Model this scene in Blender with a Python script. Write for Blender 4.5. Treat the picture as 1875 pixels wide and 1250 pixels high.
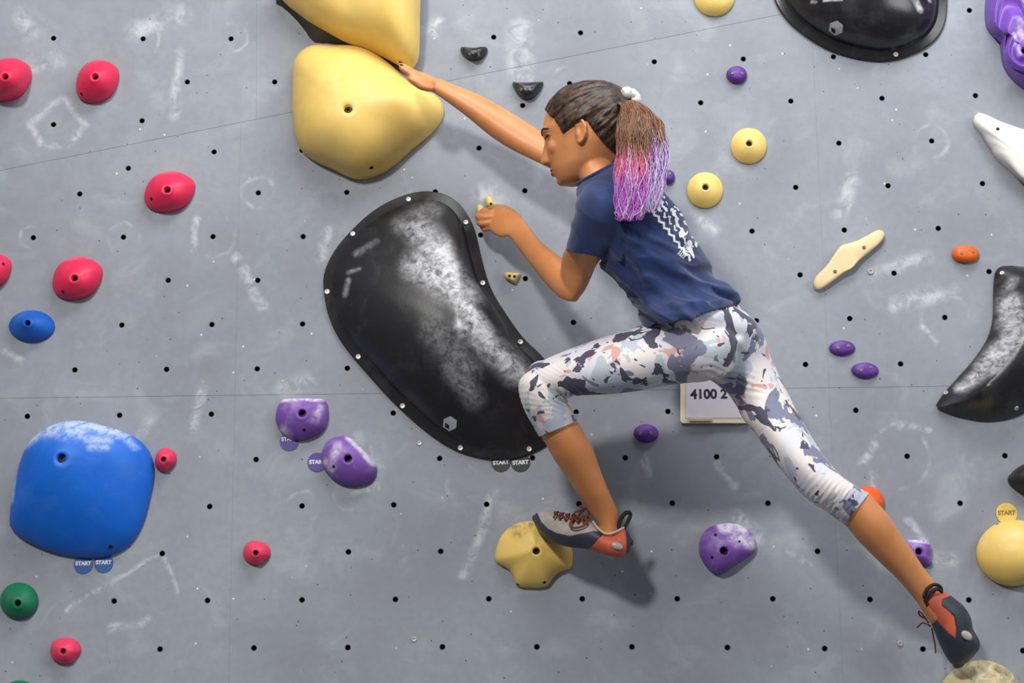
import bpy, bmesh, math, random
import numpy as np
from mathutils import Vector, Matrix, noise
from mathutils.bvhtree import BVHTree

for o in list(bpy.data.objects): bpy.data.objects.remove(o)
scene = bpy.context.scene
COL = scene.collection
random.seed(7)

# ------------------------------------------------------------------ camera
FPX = 3500.0
CAM = Vector((0.02517, -4.0631, 1.47412))
cam = bpy.data.cameras.new('camera'); cam.sensor_width = 36.0; cam.lens = FPX / 1875 * 36
camo = bpy.data.objects.new('camera', cam); COL.objects.link(camo)
camo.location = CAM; camo.rotation_euler = (1.7931, 0.01072, 0.0116)
scene.camera = camo
CR = camo.rotation_euler.to_matrix()
# ------------------------------------------------------------------ world, lights, exposure
w = bpy.data.worlds.new('world'); scene.world = w; w.use_nodes = True
w.node_tree.nodes['Background'].inputs[0].default_value = (0.93, 0.96, 1.0, 1)
w.node_tree.nodes['Background'].inputs[1].default_value = 0.18
def area(name, loc, target, sx, sy, power, col):
    l = bpy.data.lights.new(name, 'AREA'); l.shape = 'RECTANGLE'; l.size = sx; l.size_y = sy; l.energy = power; l.color = col
    o = bpy.data.objects.new(name, l); COL.objects.link(o); o.location = loc
    o.rotation_euler = (Vector(target) - Vector(loc)).to_track_quat('-Z', 'Y').to_euler()
    return o
area('hall_spot_light', (-1.75, -5.8, 5.0), (0, 0, 2.4), 0.55, 0.55, 250, (1.0, 0.97, 0.93))
area('ceiling_strip_light', (0.5, -1.35, 4.5), (0.15, -0.05, 2.4), 2.0, 0.7, 56, (0.97, 0.985, 1.0))
area('hall_window_light', (4.0, -2.9, 3.5), (0.2, -0.1, 2.2), 2.0, 2.0, 80, (0.94, 0.97, 1.0))
scene.view_settings.view_transform = 'Standard'; scene.view_settings.look = 'None'
scene.view_settings.gamma = 1.0; scene.view_settings.use_curve_mapping = False
scene.view_settings.exposure = -0.08

# ------------------------------------------------------------------ picture point -> point in the gym
def ray(px, py):
    return (CR @ Vector(((px - 937.5) / FPX, (625 - py) / FPX, -1.0))).normalized()
def at(px, py, d=0.0):                      # d = metres in front of the lower wall plane
    r = ray(px, py); t = (-d - CAM.y) / r.y
    return CAM + r * t
YU = Vector((0, -1, 0))
CA, CB = at(0, 312), at(1430, 26)           # crease between the two wall planes
cd = (CB - CA).normalized()
TILT = math.radians(1.2)
NU = Matrix.Rotation(TILT, 3, cd) @ Vector((0, -1, 0))
if NU.z > 0: NU = Matrix.Rotation(-TILT, 3, cd) @ Vector((0, -1, 0))
def is_upper(px, py): return py < 312 - 0.2 * px
class Frame:                                 # local frame on the wall: u right, v up, n out
    def __init__(s, px, py, upper=None):
        up = is_upper(px, py) if upper is None else upper
        s.n = (NU if up else YU).copy(); s.p0 = CA.copy() if up else Vector((0, 0, 0))
        s.o = s.hit(px, py)
        s.v = (Vector((0, 0, 1)) - s.n * s.n.z).normalized(); s.u = s.v.cross(s.n)
        s.M = Matrix(((s.u.x, s.v.x, s.n.x, s.o.x), (s.u.y, s.v.y, s.n.y, s.o.y), (s.u.z, s.v.z, s.n.z, s.o.z), (0, 0, 0, 1)))
        s.Mi = s.M.inverted()
    def hit(s, px, py, h=0.0):
        r = ray(px, py); t = ((s.p0 + s.n * h) - CAM).dot(s.n) / r.dot(s.n)
        return CAM + r * t
    def loc(s, px, py, h=0.0):
        q = s.Mi @ s.hit(px, py, h); return (q.x, q.y)

# ------------------------------------------------------------------ materials
class NT:
    def __init__(s, name):
        s.m = bpy.data.materials.new(name); s.m.use_nodes = True; s.t = s.m.node_tree; s.b = s.t.nodes['Principled BSDF']
    def n(s, typ, **kw):
        x = s.t.nodes.new(typ)
        for k, v in kw.items(): setattr(x, k, v)
        return x
    def l(s, a, b): s.t.links.new(a, b)
    def put(s, sock, v):
        if hasattr(v, 'default_value') or hasattr(v, 'is_output'): s.l(v, sock)
        else: sock.default_value = v
    def math(s, op, a, b=0.0, c=None, clamp=False):
        x = s.n('ShaderNodeMath', operation=op, use_clamp=clamp); s.put(x.inputs[0], a); s.put(x.inputs[1], b)
        if c is not None: s.put(x.inputs[2], c)
        return x.outputs[0]
    def vm(s, op, a, b=None):
        x = s.n('ShaderNodeVectorMath', operation=op); s.put(x.inputs[0], a)
        if b is not None: s.put(x.inputs[1], b)
        return x
    def rng(s, v, a, b, c=0.0, d=1.0):
        x = s.n('ShaderNodeMapRange', interpolation_type='SMOOTHSTEP'); s.put(x.inputs[0], v)
        for i, k in enumerate((a, b, c, d)): x.inputs[i + 1].default_value = k
        return x.outputs[0]
    def coord(s): return s.n('ShaderNodeTexCoord').outputs['Object']
    def noise(s, co, scale, detail=4, rough=0.55, dist=0.0, stretch=None, off=None):
        if stretch or off:
            mp = s.n('ShaderNodeMapping'); s.l(co, mp.inputs[0])
            if stretch: mp.inputs['Scale'].default_value = stretch
            if off: mp.inputs['Location'].default_value = off
            co = mp.outputs[0]
        x = s.n('ShaderNodeTexNoise'); s.l(co, x.inputs['Vector']); x.inputs['Scale'].default_value = scale
        x.inputs['Detail'].default_value = detail; x.inputs['Roughness'].default_value = rough; x.inputs['Distortion'].default_value = dist
        return x.outputs[0]
    def mix(s, f, a, b):
        x = s.n('ShaderNodeMix', data_type='RGBA'); s.put(x.inputs[0], f)
        for sock, v in ((x.inputs[6], a), (x.inputs[7], b)):
            if isinstance(v, tuple): sock.default_value = (*v, 1) if len(v) == 3 else v
            else: s.l(v, sock)
        return x.outputs[2]
    def color(s, v):
        if isinstance(v, tuple): s.b.inputs['Base Color'].default_value = (*v, 1)
        else: s.l(v, s.b.inputs['Base Color'])
    def set(s, **kw):
        for k, v in kw.items(): s.put(s.b.inputs[k.replace('_', ' ')], v)
    def bump(s, h, strength=0.3, dist=0.002):
        x = s.n('ShaderNodeBump'); x.inputs['Strength'].default_value = strength; x.inputs['Distance'].default_value = dist
        s.l(h, x.inputs['Height']); s.l(x.outputs[0], s.b.inputs['Normal'])
    def seg(s, co, a, b, wd, soft=0.0):       # 1 on a segment, falling to 0 at distance wd
        a = Vector(a); b = Vector(b); ba = b - a
        if ba.length < 1e-6: ba = Vector((1e-4, 0, 0))
        pa = s.vm('SUBTRACT', co, tuple(a)).outputs[0]
        h = s.math('MULTIPLY', s.vm('DOT_PRODUCT', pa, tuple(ba)).outputs['Value'], 1 / ba.length_squared, clamp=True)
        sc = s.n('ShaderNodeVectorMath', operation='SCALE'); sc.inputs[0].default_value = tuple(ba); s.l(h, sc.inputs['Scale'])
        d = s.vm('DISTANCE', pa, sc.outputs[0]).outputs['Value']
        return s.rng(d, wd * soft, wd, 1.0, 0.0)
    def maxof(s, L):
        r = L[0]
        for x in L[1:]: r = s.math('MAXIMUM', r, x)
        return r

def sr(r, g, b):
    f = lambda c: ((c / 255 + 0.055) / 1.055) ** 2.4 if c > 10 else c / 255 / 12.92
    return (f(r), f(g), f(b))
def simple(name, col, rough=0.5, metal=0.0, var=0.12, scale=30):
    k = NT(name); co = k.coord(); nz = k.noise(co, scale)
    k.color(k.mix(k.rng(nz, 0.3, 0.7), tuple(c * (1 - var) for c in col), tuple(min(1, c * (1 + var)) for c in col)))
    k.set(Roughness=rough, Metallic=metal); return k.m

def wall_material():
    k = NT('painted_plywood'); co = k.coord()
    big = k.noise(co, 2.2, 5, 0.6); mid = k.noise(co, 9, 6, 0.62, 0.6); fine = k.noise(co, 60, 4)
    base = k.mix(k.rng(big, 0.3, 0.7), sr(134, 137, 146), sr(151, 157, 166))
    base = k.mix(k.math('MULTIPLY', k.rng(fine, 0.35, 0.7), 0.18), base, sr(118, 121, 130))
    haze = k.math('MULTIPLY', k.rng(mid, 0.48, 0.8), 0.40)
    col = k.mix(haze, base, sr(190, 194, 200))
    dirt = k.math('MULTIPLY', k.rng(k.noise(co, 5, 6, 0.6, 0.8, off=(3, 1, 7)), 0.56, 0.85), 0.22)
    col = k.mix(dirt, col, sr(112, 112, 118))
    # scuffs and rings of chalk left by earlier holds
    segs = [((905,905),(850,1050),15),((330,95),(322,212),16),((372,700),(352,782),15),((200,1155),(272,1133),12),((297,1013),(120,1115),7),
            ((297,1013),(325,1085),7),((950,55),(955,140),34),((1688,598),(1716,626),9),((1640,560),(1740,530),22),((905,365),(890,360),40),
            ((560,700),(520,712),26),((655,800),(690,860),20),((1395,700),(1420,760),16),((1700,470),(1600,500),22),((1180,830),(1190,870),14),
            ((1320,850),(1345,890),14),((1350,950),(1390,985),22),((1700,1020),(1745,1030),20),((1665,950),(1695,990),12),((1110,330),(1080,360),10),
            ((60,130),(110,110),22),((35,30),(60,60),26),((480,560),(430,470),14),((250,60),(330,30),30),((790,60),(800,40),20),((1270,400),(1310,420),18),
            ((270,770),(262,800),14),((1440,1010),(1480,1030),8),((640,900),(690,890),10),((1560,330),(1540,390),26),((40,660),(10,640),12),((360,400),(350,460),10),
            ((600,420),(590,470),14),((1600,810),(1580,850),12),((1650,780),(1700,785),10),((1590,870),(1600,905),10)]
    wob = k.n('ShaderNodeTexNoise'); k.l(co, wob.inputs['Vector']); wob.inputs['Scale'].default_value = 14; wob.inputs['Detail'].default_value = 4
    wv = k.n('ShaderNodeVectorMath', operation='MULTIPLY_ADD'); k.l(wob.outputs['Color'], wv.inputs[0]); wv.inputs[1].default_value = (.034, 0, .034); wv.inputs[2].default_value = (-.017, 0, -.017)
    co0 = co; co = k.vm('ADD', co, wv.outputs[0]).outputs[0]
    M = []
    for a, b, wd in segs:
        M.append(k.seg(co, at(*a), at(*b), wd * 0.0012))
    rings = [(473,353,30),(226,435,30),(553,926,28),(1706,258,32),(423,71,28),(262,71,34),(848,880,30),(1645,835,58),(1040,150,32),(390,433,40),(1730,581,44),(640,905,26),(146,600,20),(61,435,26)]
    R = []
    for x, y, r in rings:
        dd = k.vm('DISTANCE', co, tuple(at(x, y))).outputs['Value']
        rr = r * 0.0012
        R.append(k.math('SUBTRACT', 1.0, k.rng(k.math('ABSOLUTE', k.math('SUBTRACT', dd, rr)), 0.0005, 0.007), clamp=True))
    hexa = [(55,228),(78,267),(124,268),(157,230),(118,182),(97,192)]
    for i in range(6):
        M.append(k.seg(co0, at(*hexa[i]), at(*hexa[(i + 1) % 6]), 0.014))
    co = co0
    br = k.rng(k.noise(co, 26, 6, 0.7, 0.8), 0.36, 0.66)
    br2 = k.rng(k.noise(co, 11, 4, 0.6, 0.4, off=(5, 2, 1)), 0.47, 0.68)
    marks = k.math('MAXIMUM', k.math('MULTIPLY', k.maxof(M), br), k.math('MULTIPLY', k.maxof(R), k.math('MULTIPLY', br2, 0.62)))
    col = k.mix(k.math('MULTIPLY', marks, 0.62), col, sr(214, 217, 222))
    # old screw holes and chips
    sxyz = k.n('ShaderNodeSeparateXYZ'); k.l(co, sxyz.inputs[0]); cxz = k.n('ShaderNodeCombineXYZ'); k.l(sxyz.outputs[0], cxz.inputs[0]); k.l(sxyz.outputs[2], cxz.inputs[1])
    for sc, lim, c, off in ((11, 0.021, (34, 34, 38), (0, 0, 0)), (14, 0.024, (40, 40, 44), (7, 3, 0)), (9, 0.024, (226, 228, 232), (4, 9, 0))):
        v = k.n('ShaderNodeTexVoronoi', voronoi_dimensions='2D'); v.inputs['Scale'].default_value = sc
        mp = k.n('ShaderNodeMapping'); k.l(cxz.outputs[0], mp.inputs[0]); mp.inputs['Location'].default_value = off; k.l(mp.outputs[0], v.inputs['Vector'])
        wn = k.n('ShaderNodeSeparateColor'); k.l(v.outputs['Color'], wn.inputs[0])
        dens = k.rng(k.noise(co, 4, 2, off=(1, off[0], 4)), 0.45, 0.6)
        msk = k.math('MULTIPLY', k.rng(v.outputs['Distance'], lim * 0.55, lim, 1, 0), k.math('MULTIPLY', k.math('GREATER_THAN', wn.outputs[0], 0.35), dens))
        col = k.mix(msk, col, sr(*c))
    k.color(col); k.set(Roughness=k.rng(mid, 0.3, 0.7, 0.5, 0.68)); k.b.inputs['Specular IOR Level'].default_value = 0.35
    k.bump(fine, 0.12, 0.001)
    return k.m

def hold_material(name, col, rough=0.5, chalk=0.0, segs=(), dark=None, chalkcol=(226, 226, 230), spec=0.4, chalk_amt=1.15):
    """textured resin; segs = chalk rubbed along (a,b,width) in the hold's own frame, dark = rubber scuffs likewise"""
    k = NT(name); co3 = k.coord(); co = k.vm("MULTIPLY", co3, (1, 1, 0)).outputs[0]; nz = k.noise(co3, 22, 5, 0.6); fine = k.noise(co3, 420, 3)
    c = k.mix(k.rng(nz, 0.3, 0.72), tuple(x * 0.95 for x in col), tuple(min(1, x * 1.05) for x in col))
    br = k.rng(k.noise(co, 38, 7, 0.72, 0.9), 0.36, 0.68)
    if chalk:
        c = k.mix(k.math('MULTIPLY', k.rng(k.noise(co, 16, 6, 0.68, 0.5, off=(2, 2, 2)), 0.48, 0.75), chalk), c, sr(*chalkcol))
    if segs:
        M = [k.math('MULTIPLY', k.seg(co, (a[0], a[1], a[2] if len(a) > 2 else 0), (b[0], b[1], b[2] if len(b) > 2 else 0), wd), st) for a, b, wd, st in segs]
        m = k.maxof(M); br3 = k.rng(k.noise(co, 70, 8, 0.75, 0.6, off=(1, 4, 0)), 0.3, 0.72); m = k.math('MULTIPLY', k.math('MULTIPLY', k.rng(m, 0.05, 1.25), k.math('ADD', k.math('MULTIPLY', br, 0.55), k.math('MULTIPLY', br3, 0.6))), chalk_amt, clamp=True)
        c = k.mix(m, c, sr(*chalkcol)); 
    if dark:
        M = [k.seg(co, (*a, 0), (*b, 0), wd) for a, b, wd in dark]
        m = k.math('MULTIPLY', k.math('MULTIPLY', k.maxof(M), br), 0.75)
        c = k.mix(m, c, sr(60, 58, 54))
    k.color(c); k.set(Roughness=rough); k.b.inputs['Specular IOR Level'].default_value = spec
    k.bump(fine, 0.25, 0.0006)
    return k.m

M_wall = wall_material()
M_dark = simple('dark_plywood_back', (0.012, 0.012, 0.014), 0.9)
M_tnut = simple('blackened_steel', (0.010, 0.010, 0.012), 0.6, 0.3)
M_bolt = simple('dark_bolt_steel', (0.022, 0.020, 0.018), 0.45, 0.6)
M_black = simple('socket_black', (0.006, 0.006, 0.006), 0.8)
M_zinc = simple('zinc_screw', sr(196, 192, 184), 0.4, 0.5)
M_grime = simple('grimy_screw', sr(120, 112, 100), 0.5, 0.5)
M_white = simple('white_print', sr(222, 224, 226), 0.6, 0, 0.04)

# ------------------------------------------------------------------ object helpers
def link(name, me, mat=None, parent=None, matrix=None):
    o = bpy.data.objects.new(name, me); COL.objects.link(o)
    if mat is not None and me is not None and len(me.materials) == 0: me.materials.append(mat)
    if parent is not None: o.parent = parent
    if matrix is not None:
        if parent is not None: o.matrix_parent_inverse = Matrix.Identity(4)
        o.matrix_basis = (PM(parent).inverted() @ matrix) if parent is not None else matrix
    return o
def PM(o):
    m = o.matrix_basis.copy()
    if o.parent is not None: m = PM(o.parent) @ m
    return m
def mesh(name, V, F, smooth=True):
    me = bpy.data.meshes.new(name); me.from_pydata([tuple(v) for v in V], [], F); me.validate(); me.update()
    bm = bmesh.new(); bm.from_mesh(me); bmesh.ops.recalc_face_normals(bm, faces=bm.faces); bm.to_mesh(me); bm.free()
    if smooth: me.polygons.foreach_set('use_smooth', [True] * len(me.polygons))
    return me
def tag(o, label, cat, group=None, kind=None):
    o['label'] = label
    if cat: o['category'] = cat
    if group: o['group'] = group
    if kind: o['kind'] = kind
    return o
def crom(P, n, closed=True):                 # catmull-rom through the rows of P, n points per span
    P = [np.array(p, float) for p in P]; N = len(P); out = []
    for i in range(N if closed else N - 1):
        if closed: a, b, c, d = P[i - 1], P[i], P[(i + 1) % N], P[(i + 2) % N]
        else: a, b, c, d = P[max(i - 1, 0)], P[i], P[i + 1], P[min(i + 2, N - 1)]
        for j in range(n):
            t = j / n
            out.append(0.5 * ((2 * b) + (-a + c) * t + (2 * a - 5 * b + 4 * c - d) * t * t + (-a + 3 * b - 3 * c + d) * t ** 3))
    if not closed: out.append(P[-1])
    return out
def resample(P, n):
    P = np.array(P); Q = np.vstack([P, P[:1]]); L = np.r_[0, np.cumsum(np.linalg.norm(np.diff(Q, axis=0), axis=1))]
    s = np.linspace(0, L[-1], n, endpoint=False)
    return np.stack([np.interp(s, L, Q[:, 0]), np.interp(s, L, Q[:, 1])], 1)
def ell(cx, cy, rx, ry, rot=0.0, n=12, e=1.0):
    out = []
    for i in range(n):
        a = 2 * math.pi * i / n; c, s_ = math.cos(a), math.sin(a)
        x = rx * math.copysign(abs(c) ** e, c); y = ry * math.copysign(abs(s_) ** e, s_)
        out.append((cx + x * math.cos(rot) - y * math.sin(rot), cy + x * math.sin(rot) + y * math.cos(rot)))
    return out
PX = 0.00119

# small shared pieces
def lathe(name, prof, seg=16, mat=None):     # prof = [(r,z)...]
    V, F = [], []
    for r, z in prof:
        for i in range(seg): V.append((r * math.cos(2 * math.pi * i / seg), r * math.sin(2 * math.pi * i / seg), z))
    for k in range(len(prof) - 1):
        for i in range(seg):
            j = (i + 1) % seg; F.append((k * seg + i, k * seg + j, (k + 1) * seg + j, (k + 1) * seg + i))
    F.append(tuple(range(seg))[::-1]); F.append(tuple((len(prof) - 1) * seg + i for i in range(seg)))
    me = mesh(name, V, F, False)
    if mat: me.materials.append(mat)
    return me
ME_bolt = lathe('bolt', [(1, 0), (1, .55), (.86, .75), (.5, .75), (.5, .2)], 12, M_bolt)
ME_screw = lathe('screw', [(1, -.6), (1, .25), (.8, .45), (.42, .42), (.34, .1)], 14, M_zinc)
ME_pin = lathe('set_screw', [(1, -.8), (1, .10), (.8, .12), (.7, .02)], 10, M_black)
ME_pin2 = lathe('set_screw_zinc', [(1, -.8), (1, .12), (.7, .3), (.4, .25)], 10, M_grime)

def normal_matrix(p, n, s):
    n = n.normalized(); up = Vector((0, 0, 1)); u = up.cross(n).normalized(); v = n.cross(u)
    return Matrix(((u.x * s, v.x * s, n.x * s, p.x), (u.y * s, v.y * s, n.y * s, p.y), (u.z * s, v.z * s, n.z * s, p.z), (0, 0, 0, 1)))
BV = {}
def bvh_world(o):
    if o.name not in BV:
        M = PM(o); me = o.data
        BV[o.name] = BVHTree.FromPolygons([M @ v.co for v in me.vertices], [tuple(p.vertices) for p in me.polygons])
    return BV[o.name]
def cast(o, px, py):
    h = bvh_world(o).ray_cast(CAM, ray(px, py))
    if h[0] is None: return None, None
    n = h[1]
    if n.dot(ray(px, py)) > 0: n = -n
    return h[0], n
def stud(root, surf_o, px, py, rpx, me, name, label=None):
    p, n = cast(surf_o, px, py)
    if p is None: return
    o = link(name, me, None, root, normal_matrix(p, n, rpx * PX))
    if label: o['label'] = label
    return o

def hold(name, label, cat, outline, bolt, H, mat, prof=(2.0, 0.55), rim=0.004, bolt_r=6.0, group=None, flange=0, has_bolt=True,
         extra=None, screws=(), pins=(), zpins=(), n=72, upper=None, smooth=3, base=None, base_mat=None, recess=0.02, nr=14, rnd_k=1.6, rnd_m=0.35):
    fr = Frame(bolt[0], bolt[1], upper)
    oc = resample(crom(outline, smooth), n) if smooth > 1 else np.array(outline, float)
    n = len(oc); V, F = [], []
    c = fr.loc(bolt[0], bolt[1], H)
    rings = []
    def ring(pts, zs): rings.append([(p[0], p[1], z) for p, z in zip(pts, zs)])
    top = [fr.loc(x, y, rim) for x, y in oc]
    bot = [fr.loc(x, y) for x, y in oc] if base is None else [fr.loc(x, y) for x, y in resample(crom(base, smooth), n)]
    if base is None: bot = top
    else:
        bot = list(bot)
    rim_rings = None
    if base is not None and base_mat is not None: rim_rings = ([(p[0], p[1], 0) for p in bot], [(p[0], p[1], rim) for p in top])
    ring(bot, [0.0003] * n); ring(top, [rim] * n)
    if flange:
        P = np.array(top); T = np.roll(P, -1, 0) - np.roll(P, 1, 0); T /= np.linalg.norm(T, axis=1)[:, None]
        N_ = np.stack([-T[:, 1], T[:, 0]], 1)
        if (N_ * (np.array(c) - P)).sum() < 0: N_ = -N_
        ring(P + N_ * 0.0022, [rim + 0.0016] * n)
        inner = P + N_ * flange * PX
        ring(inner, [rim + 0.0016] * n); h0 = rim + 0.0016; inner2 = P + N_ * (flange + 3) * PX; ring(inner2, [h0 + 0.004] * n); edge = inner2; h0 += 0.004
    else: edge = np.array(top); h0 = rim
    cc = np.array(c)
    rb = bolt_r * PX
    ts = [1 - (1 - i / nr) ** 1.0 for i in range(1, nr)]
    ts = [1 - (i / nr) ** 1.45 for i in range(1, nr)]
    for t in ts:
        dv = edge - cc; rr_ = np.linalg.norm(dv, axis=1); kk = t ** rnd_k
        pts = cc + dv * (t * (kk + (1 - kk) * (rr_.mean() * (1 - rnd_m) + rr_ * rnd_m) / rr_))[:, None]
        pr = (1 - t ** prof[0]) ** prof[1]
        zs = []
        for p in pts:
            z = h0 + (H - h0) * pr
            if extra: z += extra(p[0], p[1], t)
            zs.append(max(z, 0.002))
        rad = np.linalg.norm(pts - cc, axis=1)
        if rad.min() < rb * 1.5 and has_bolt: break
        ring(pts, zs)
    zc = H + (extra(c[0], c[1], 0) if extra else 0)
    ang = np.arctan2((edge - cc)[:, 1], (edge - cc)[:, 0])
    circ = lambda r: cc + np.stack([np.cos(ang), np.sin(ang)], 1) * r
    if has_bolt:
        ring(circ(rb * 1.18), [zc] * n); ring(circ(rb * 1.0), [zc - 0.0015] * n); ring(circ(rb * 0.96), [zc - recess] * n); ring(circ(rb * 0.3), [zc - recess] * n)
    for r in rings: V += r
    K = len(rings)
    for k in range(1 if rim_rings else 0, K - 1):
        for i in range(n):
            j = (i + 1) % n; F.append((k * n + i, k * n + j, (k + 1) * n + j, (k + 1) * n + i))
    V.append((c[0], c[1], zc - (recess if has_bolt else 0))); ci = len(V) - 1
    for i in range(n): F.append(((K - 1) * n + i, (K - 1) * n + (i + 1) % n, ci))
    b0 = len(V); V.append((c[0], c[1], 0.0003))
    for i in range(n): F.append(((i + 1) % n, i, b0))
    me = mesh(name, V, F)
    root = bpy.data.objects.new(name, None); COL.objects.link(root); root.matrix_basis = fr.M; root.empty_display_size = 0.05
    tag(root, label, cat, group)
    body = link('body', me, mat, root)
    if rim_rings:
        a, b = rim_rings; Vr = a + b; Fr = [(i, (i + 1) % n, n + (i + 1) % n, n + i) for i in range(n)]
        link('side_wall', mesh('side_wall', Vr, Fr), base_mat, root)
    if has_bolt:
        s = rb * 0.9
        link('bolt', ME_bolt, None, root, fr.M @ Matrix.Translation((c[0], c[1], zc - recess)) @ Matrix.Diagonal((s, s, s, 1)))
    for q in screws: stud(root, body, q[0], q[1], q[2] if len(q) > 2 else 5.0, ME_screw, 'screw')
    for q in pins: stud(root, body, q[0], q[1], q[2] if len(q) > 2 else 3.2, ME_pin, 'set_screw')
    for q in zpins: stud(root, body, q[0], q[1], q[2] if len(q) > 2 else 4, ME_pin2, 'set_screw')
    root['_'] = 0; del root['_']
    return root, body, fr

def decal(root, surf_o, polys, mat, name, off=0.0006, label=None):
    V, F = [], []
    for poly in polys:
        idx = []
        for x, y in poly:
            p, nn = cast(surf_o, x, y)
            if p is None: break
            V.append(PM(root).inverted() @ (p + nn * off)); idx.append(len(V) - 1)
        else: F.append(tuple(idx))
    o = link(name, mesh(name, V, F, False), mat, root)
    if label: o['label'] = label
    return o
def hexlogo(root, body, cx, cy, r, rot=0.0):
    P = [(cx + r * math.sin(rot + k * math.pi / 3), cy - r * math.cos(rot + k * math.pi / 3)) for k in range(6)]
    decal(root, body, [(P[i], P[(i + 1) % 6], (cx, cy)) for i in range(6)], M_logo, 'hexagon_emblem', 0.0008, 'pale hexagon emblem with a dark notch')
    q = [(cx - .62 * r, cy - .12 * r), (cx - .10 * r, cy + .18 * r), (cx - .10 * r, cy + .72 * r), (cx - .62 * r, cy + .42 * r)]
    decal(root, body, [q], M_black, 'emblem_notch', 0.0014)
M_logo = simple('emblem_grey', sr(176, 178, 186), 0.6, 0, 0.03)

def text_mesh(txt, size, bold=0.0):
    cu = bpy.data.curves.new('t', 'FONT'); cu.body = txt; cu.size = size; cu.align_x = 'CENTER'; cu.align_y = 'CENTER'; cu.offset = bold; cu.extrude = 0.0002
    o = bpy.data.objects.new('t', cu); COL.objects.link(o)
    dg = bpy.context.evaluated_depsgraph_get(); me = bpy.data.meshes.new_from_object(o.evaluated_get(dg))
    bpy.data.objects.remove(o); bpy.data.curves.remove(cu); return me
def start_tag(px, py, rpx, mat, label, group, tmat=None, ty=0.0, rot=0.0, txt=True):
    fr = Frame(px, py); r = rpx * PX
    root = bpy.data.objects.new('start_tag', None); COL.objects.link(root); root.matrix_basis = fr.M @ Matrix.Rotation(rot, 4, 'Z')
    tag(root, label, 'tag', group)
    link('disc', lathe('disc', [(r, .0002), (r, .0013), (r * .985, .0017)], 40), mat, root)
    me = text_mesh('START', r * 0.56, 0.0006); o = link('lettering', me, tmat or M_white, root); o.location = (0, ty * r, 0.0019); o['label'] = 'START lettering'
    return root

# ------------------------------------------------------------------ the wall
NUTS_LOW = [(61,435),(226,434),(390,433),(555,433),(880,430),(1377,423),(1546,421),(1718,418),(308,513),(472,513),(962,510),(1465,503),(1637,500),(1811,497),
 (223,595),(388,594),(554,593),(1050,590),(1385,587),(1556,583),(1730,581),(137,677),(305,676),(471,675),(636,674),(1475,667),(1649,666),
 (50,762),(219,760),(387,758),(720,756),(1055,754),(1223,753),(1567,751),(469,841),(805,839),(975,838),(1312,836),(1661,835),(1840,834),
 (384,927),(553,926),(721,924),(891,923),(1060,922),(1231,921),(1406,921),(1758,921),(297,1013),(638,1010),(807,1009),(1497,1009),
 (209,1100),(380,1099),(553,1098),(724,1097),(895,1096),(1066,1096),(1240,1096),(1415,1096),(1593,1097),(1774,1098),
 (293,1188),(465,1186),(637,1185),(810,1184),(983,1184),(1157,1184),(1332,1185),(1510,1187),(1690,1188),(1873,1191),
 (146,355),(473,353),(635,352),(797,351),(961,349),(1457,343),(1626,340),(1799,336),(392,278),(235,308),(553,275),(877,271),(1536,262),(1706,258),
 (957,193),(1043,153),(1283,188),(1448,185),(1615,180),(1786,175),(1198,113),(1361,108),(1526,104),(1695,100),(1775,19),(1215,590),(30,925),(1145,838),(1485,835)]
NUTS_UP = [(98,70),(262,71),(423,71),(343,150),(503,150),(98,228),(260,221),(583,73),(904,68),(1063,60),(12,150),(178,-10),(343,-10),(990,-15)]
seam_z = at(300, 725).z
XS = [-2.6, at(435, 500).x, at(1508, 500).x, 2.6]
def crease_z(x): return CA.z + (x - CA.x) * cd.z / cd.x
G = 0.0001
wall = link('wall_back', mesh('wall_back', [(-2.7, .05, -.0), (2.7, .05, 0), (2.7, .05, 3.9), (-2.7, .05, 3.9), (-2.7, .06, -.0), (2.7, .06, 0), (2.7, .06, 3.9), (-2.7, .06, 3.9)],
        [(0, 1, 2, 3), (4, 7, 6, 5), (0, 4, 5, 1), (1, 5, 6, 2), (2, 6, 7, 3), (3, 7, 4, 0)], False), M_dark)
tag(wall, 'grey painted plywood climbing wall with a grid of bolt holes', None, None, 'structure')
HR = 0.0062
def panel(poly, holes, M):                    # poly, holes in the (u,v) frame given by M; thickness 18 mm towards the back
    cu = bpy.data.curves.new('p', 'CURVE'); cu.dimensions = '2D'; cu.fill_mode = 'BOTH'; cu.extrude = 0.009
    def sp(P):
        s = cu.splines.new('POLY'); s.points.add(len(P) - 1); s.use_cyclic_u = True
        for q, p in zip(s.points, P): q.co = (p[0], p[1], 0, 1)
    sp(poly)
    for hx, hy in holes: sp([(hx + HR * math.cos(2 * math.pi * i / 16), hy + HR * math.sin(2 * math.pi * i / 16)) for i in range(16)])
    o = bpy.data.objects.new('p', cu); COL.objects.link(o)
    dg = bpy.context.evaluated_depsgraph_get(); me = bpy.data.meshes.new_from_object(o.evaluated_get(dg)); bpy.data.objects.remove(o)
    me.transform(M @ Matrix.Translation((0, 0, -0.009)))
    me.materials.clear(); me.materials.append(M_wall)
    return link('panel', me, None, wall)
ML = Matrix(((1, 0, 0, 0), (0, 0, -1, 0), (0, 1, 0, 0), (0, 0, 0, 1)))
def clip_holes(H2, x0, x1, lo, hi): return [h for h in H2 if x0 + .01 < h[0] < x1 - .01 and lo(h[0]) + .01 < h[1] < hi(h[0]) - .008]
low = [(at(x, y).x, at(x, y).z) for x, y in NUTS_LOW]
tn = []
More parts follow.
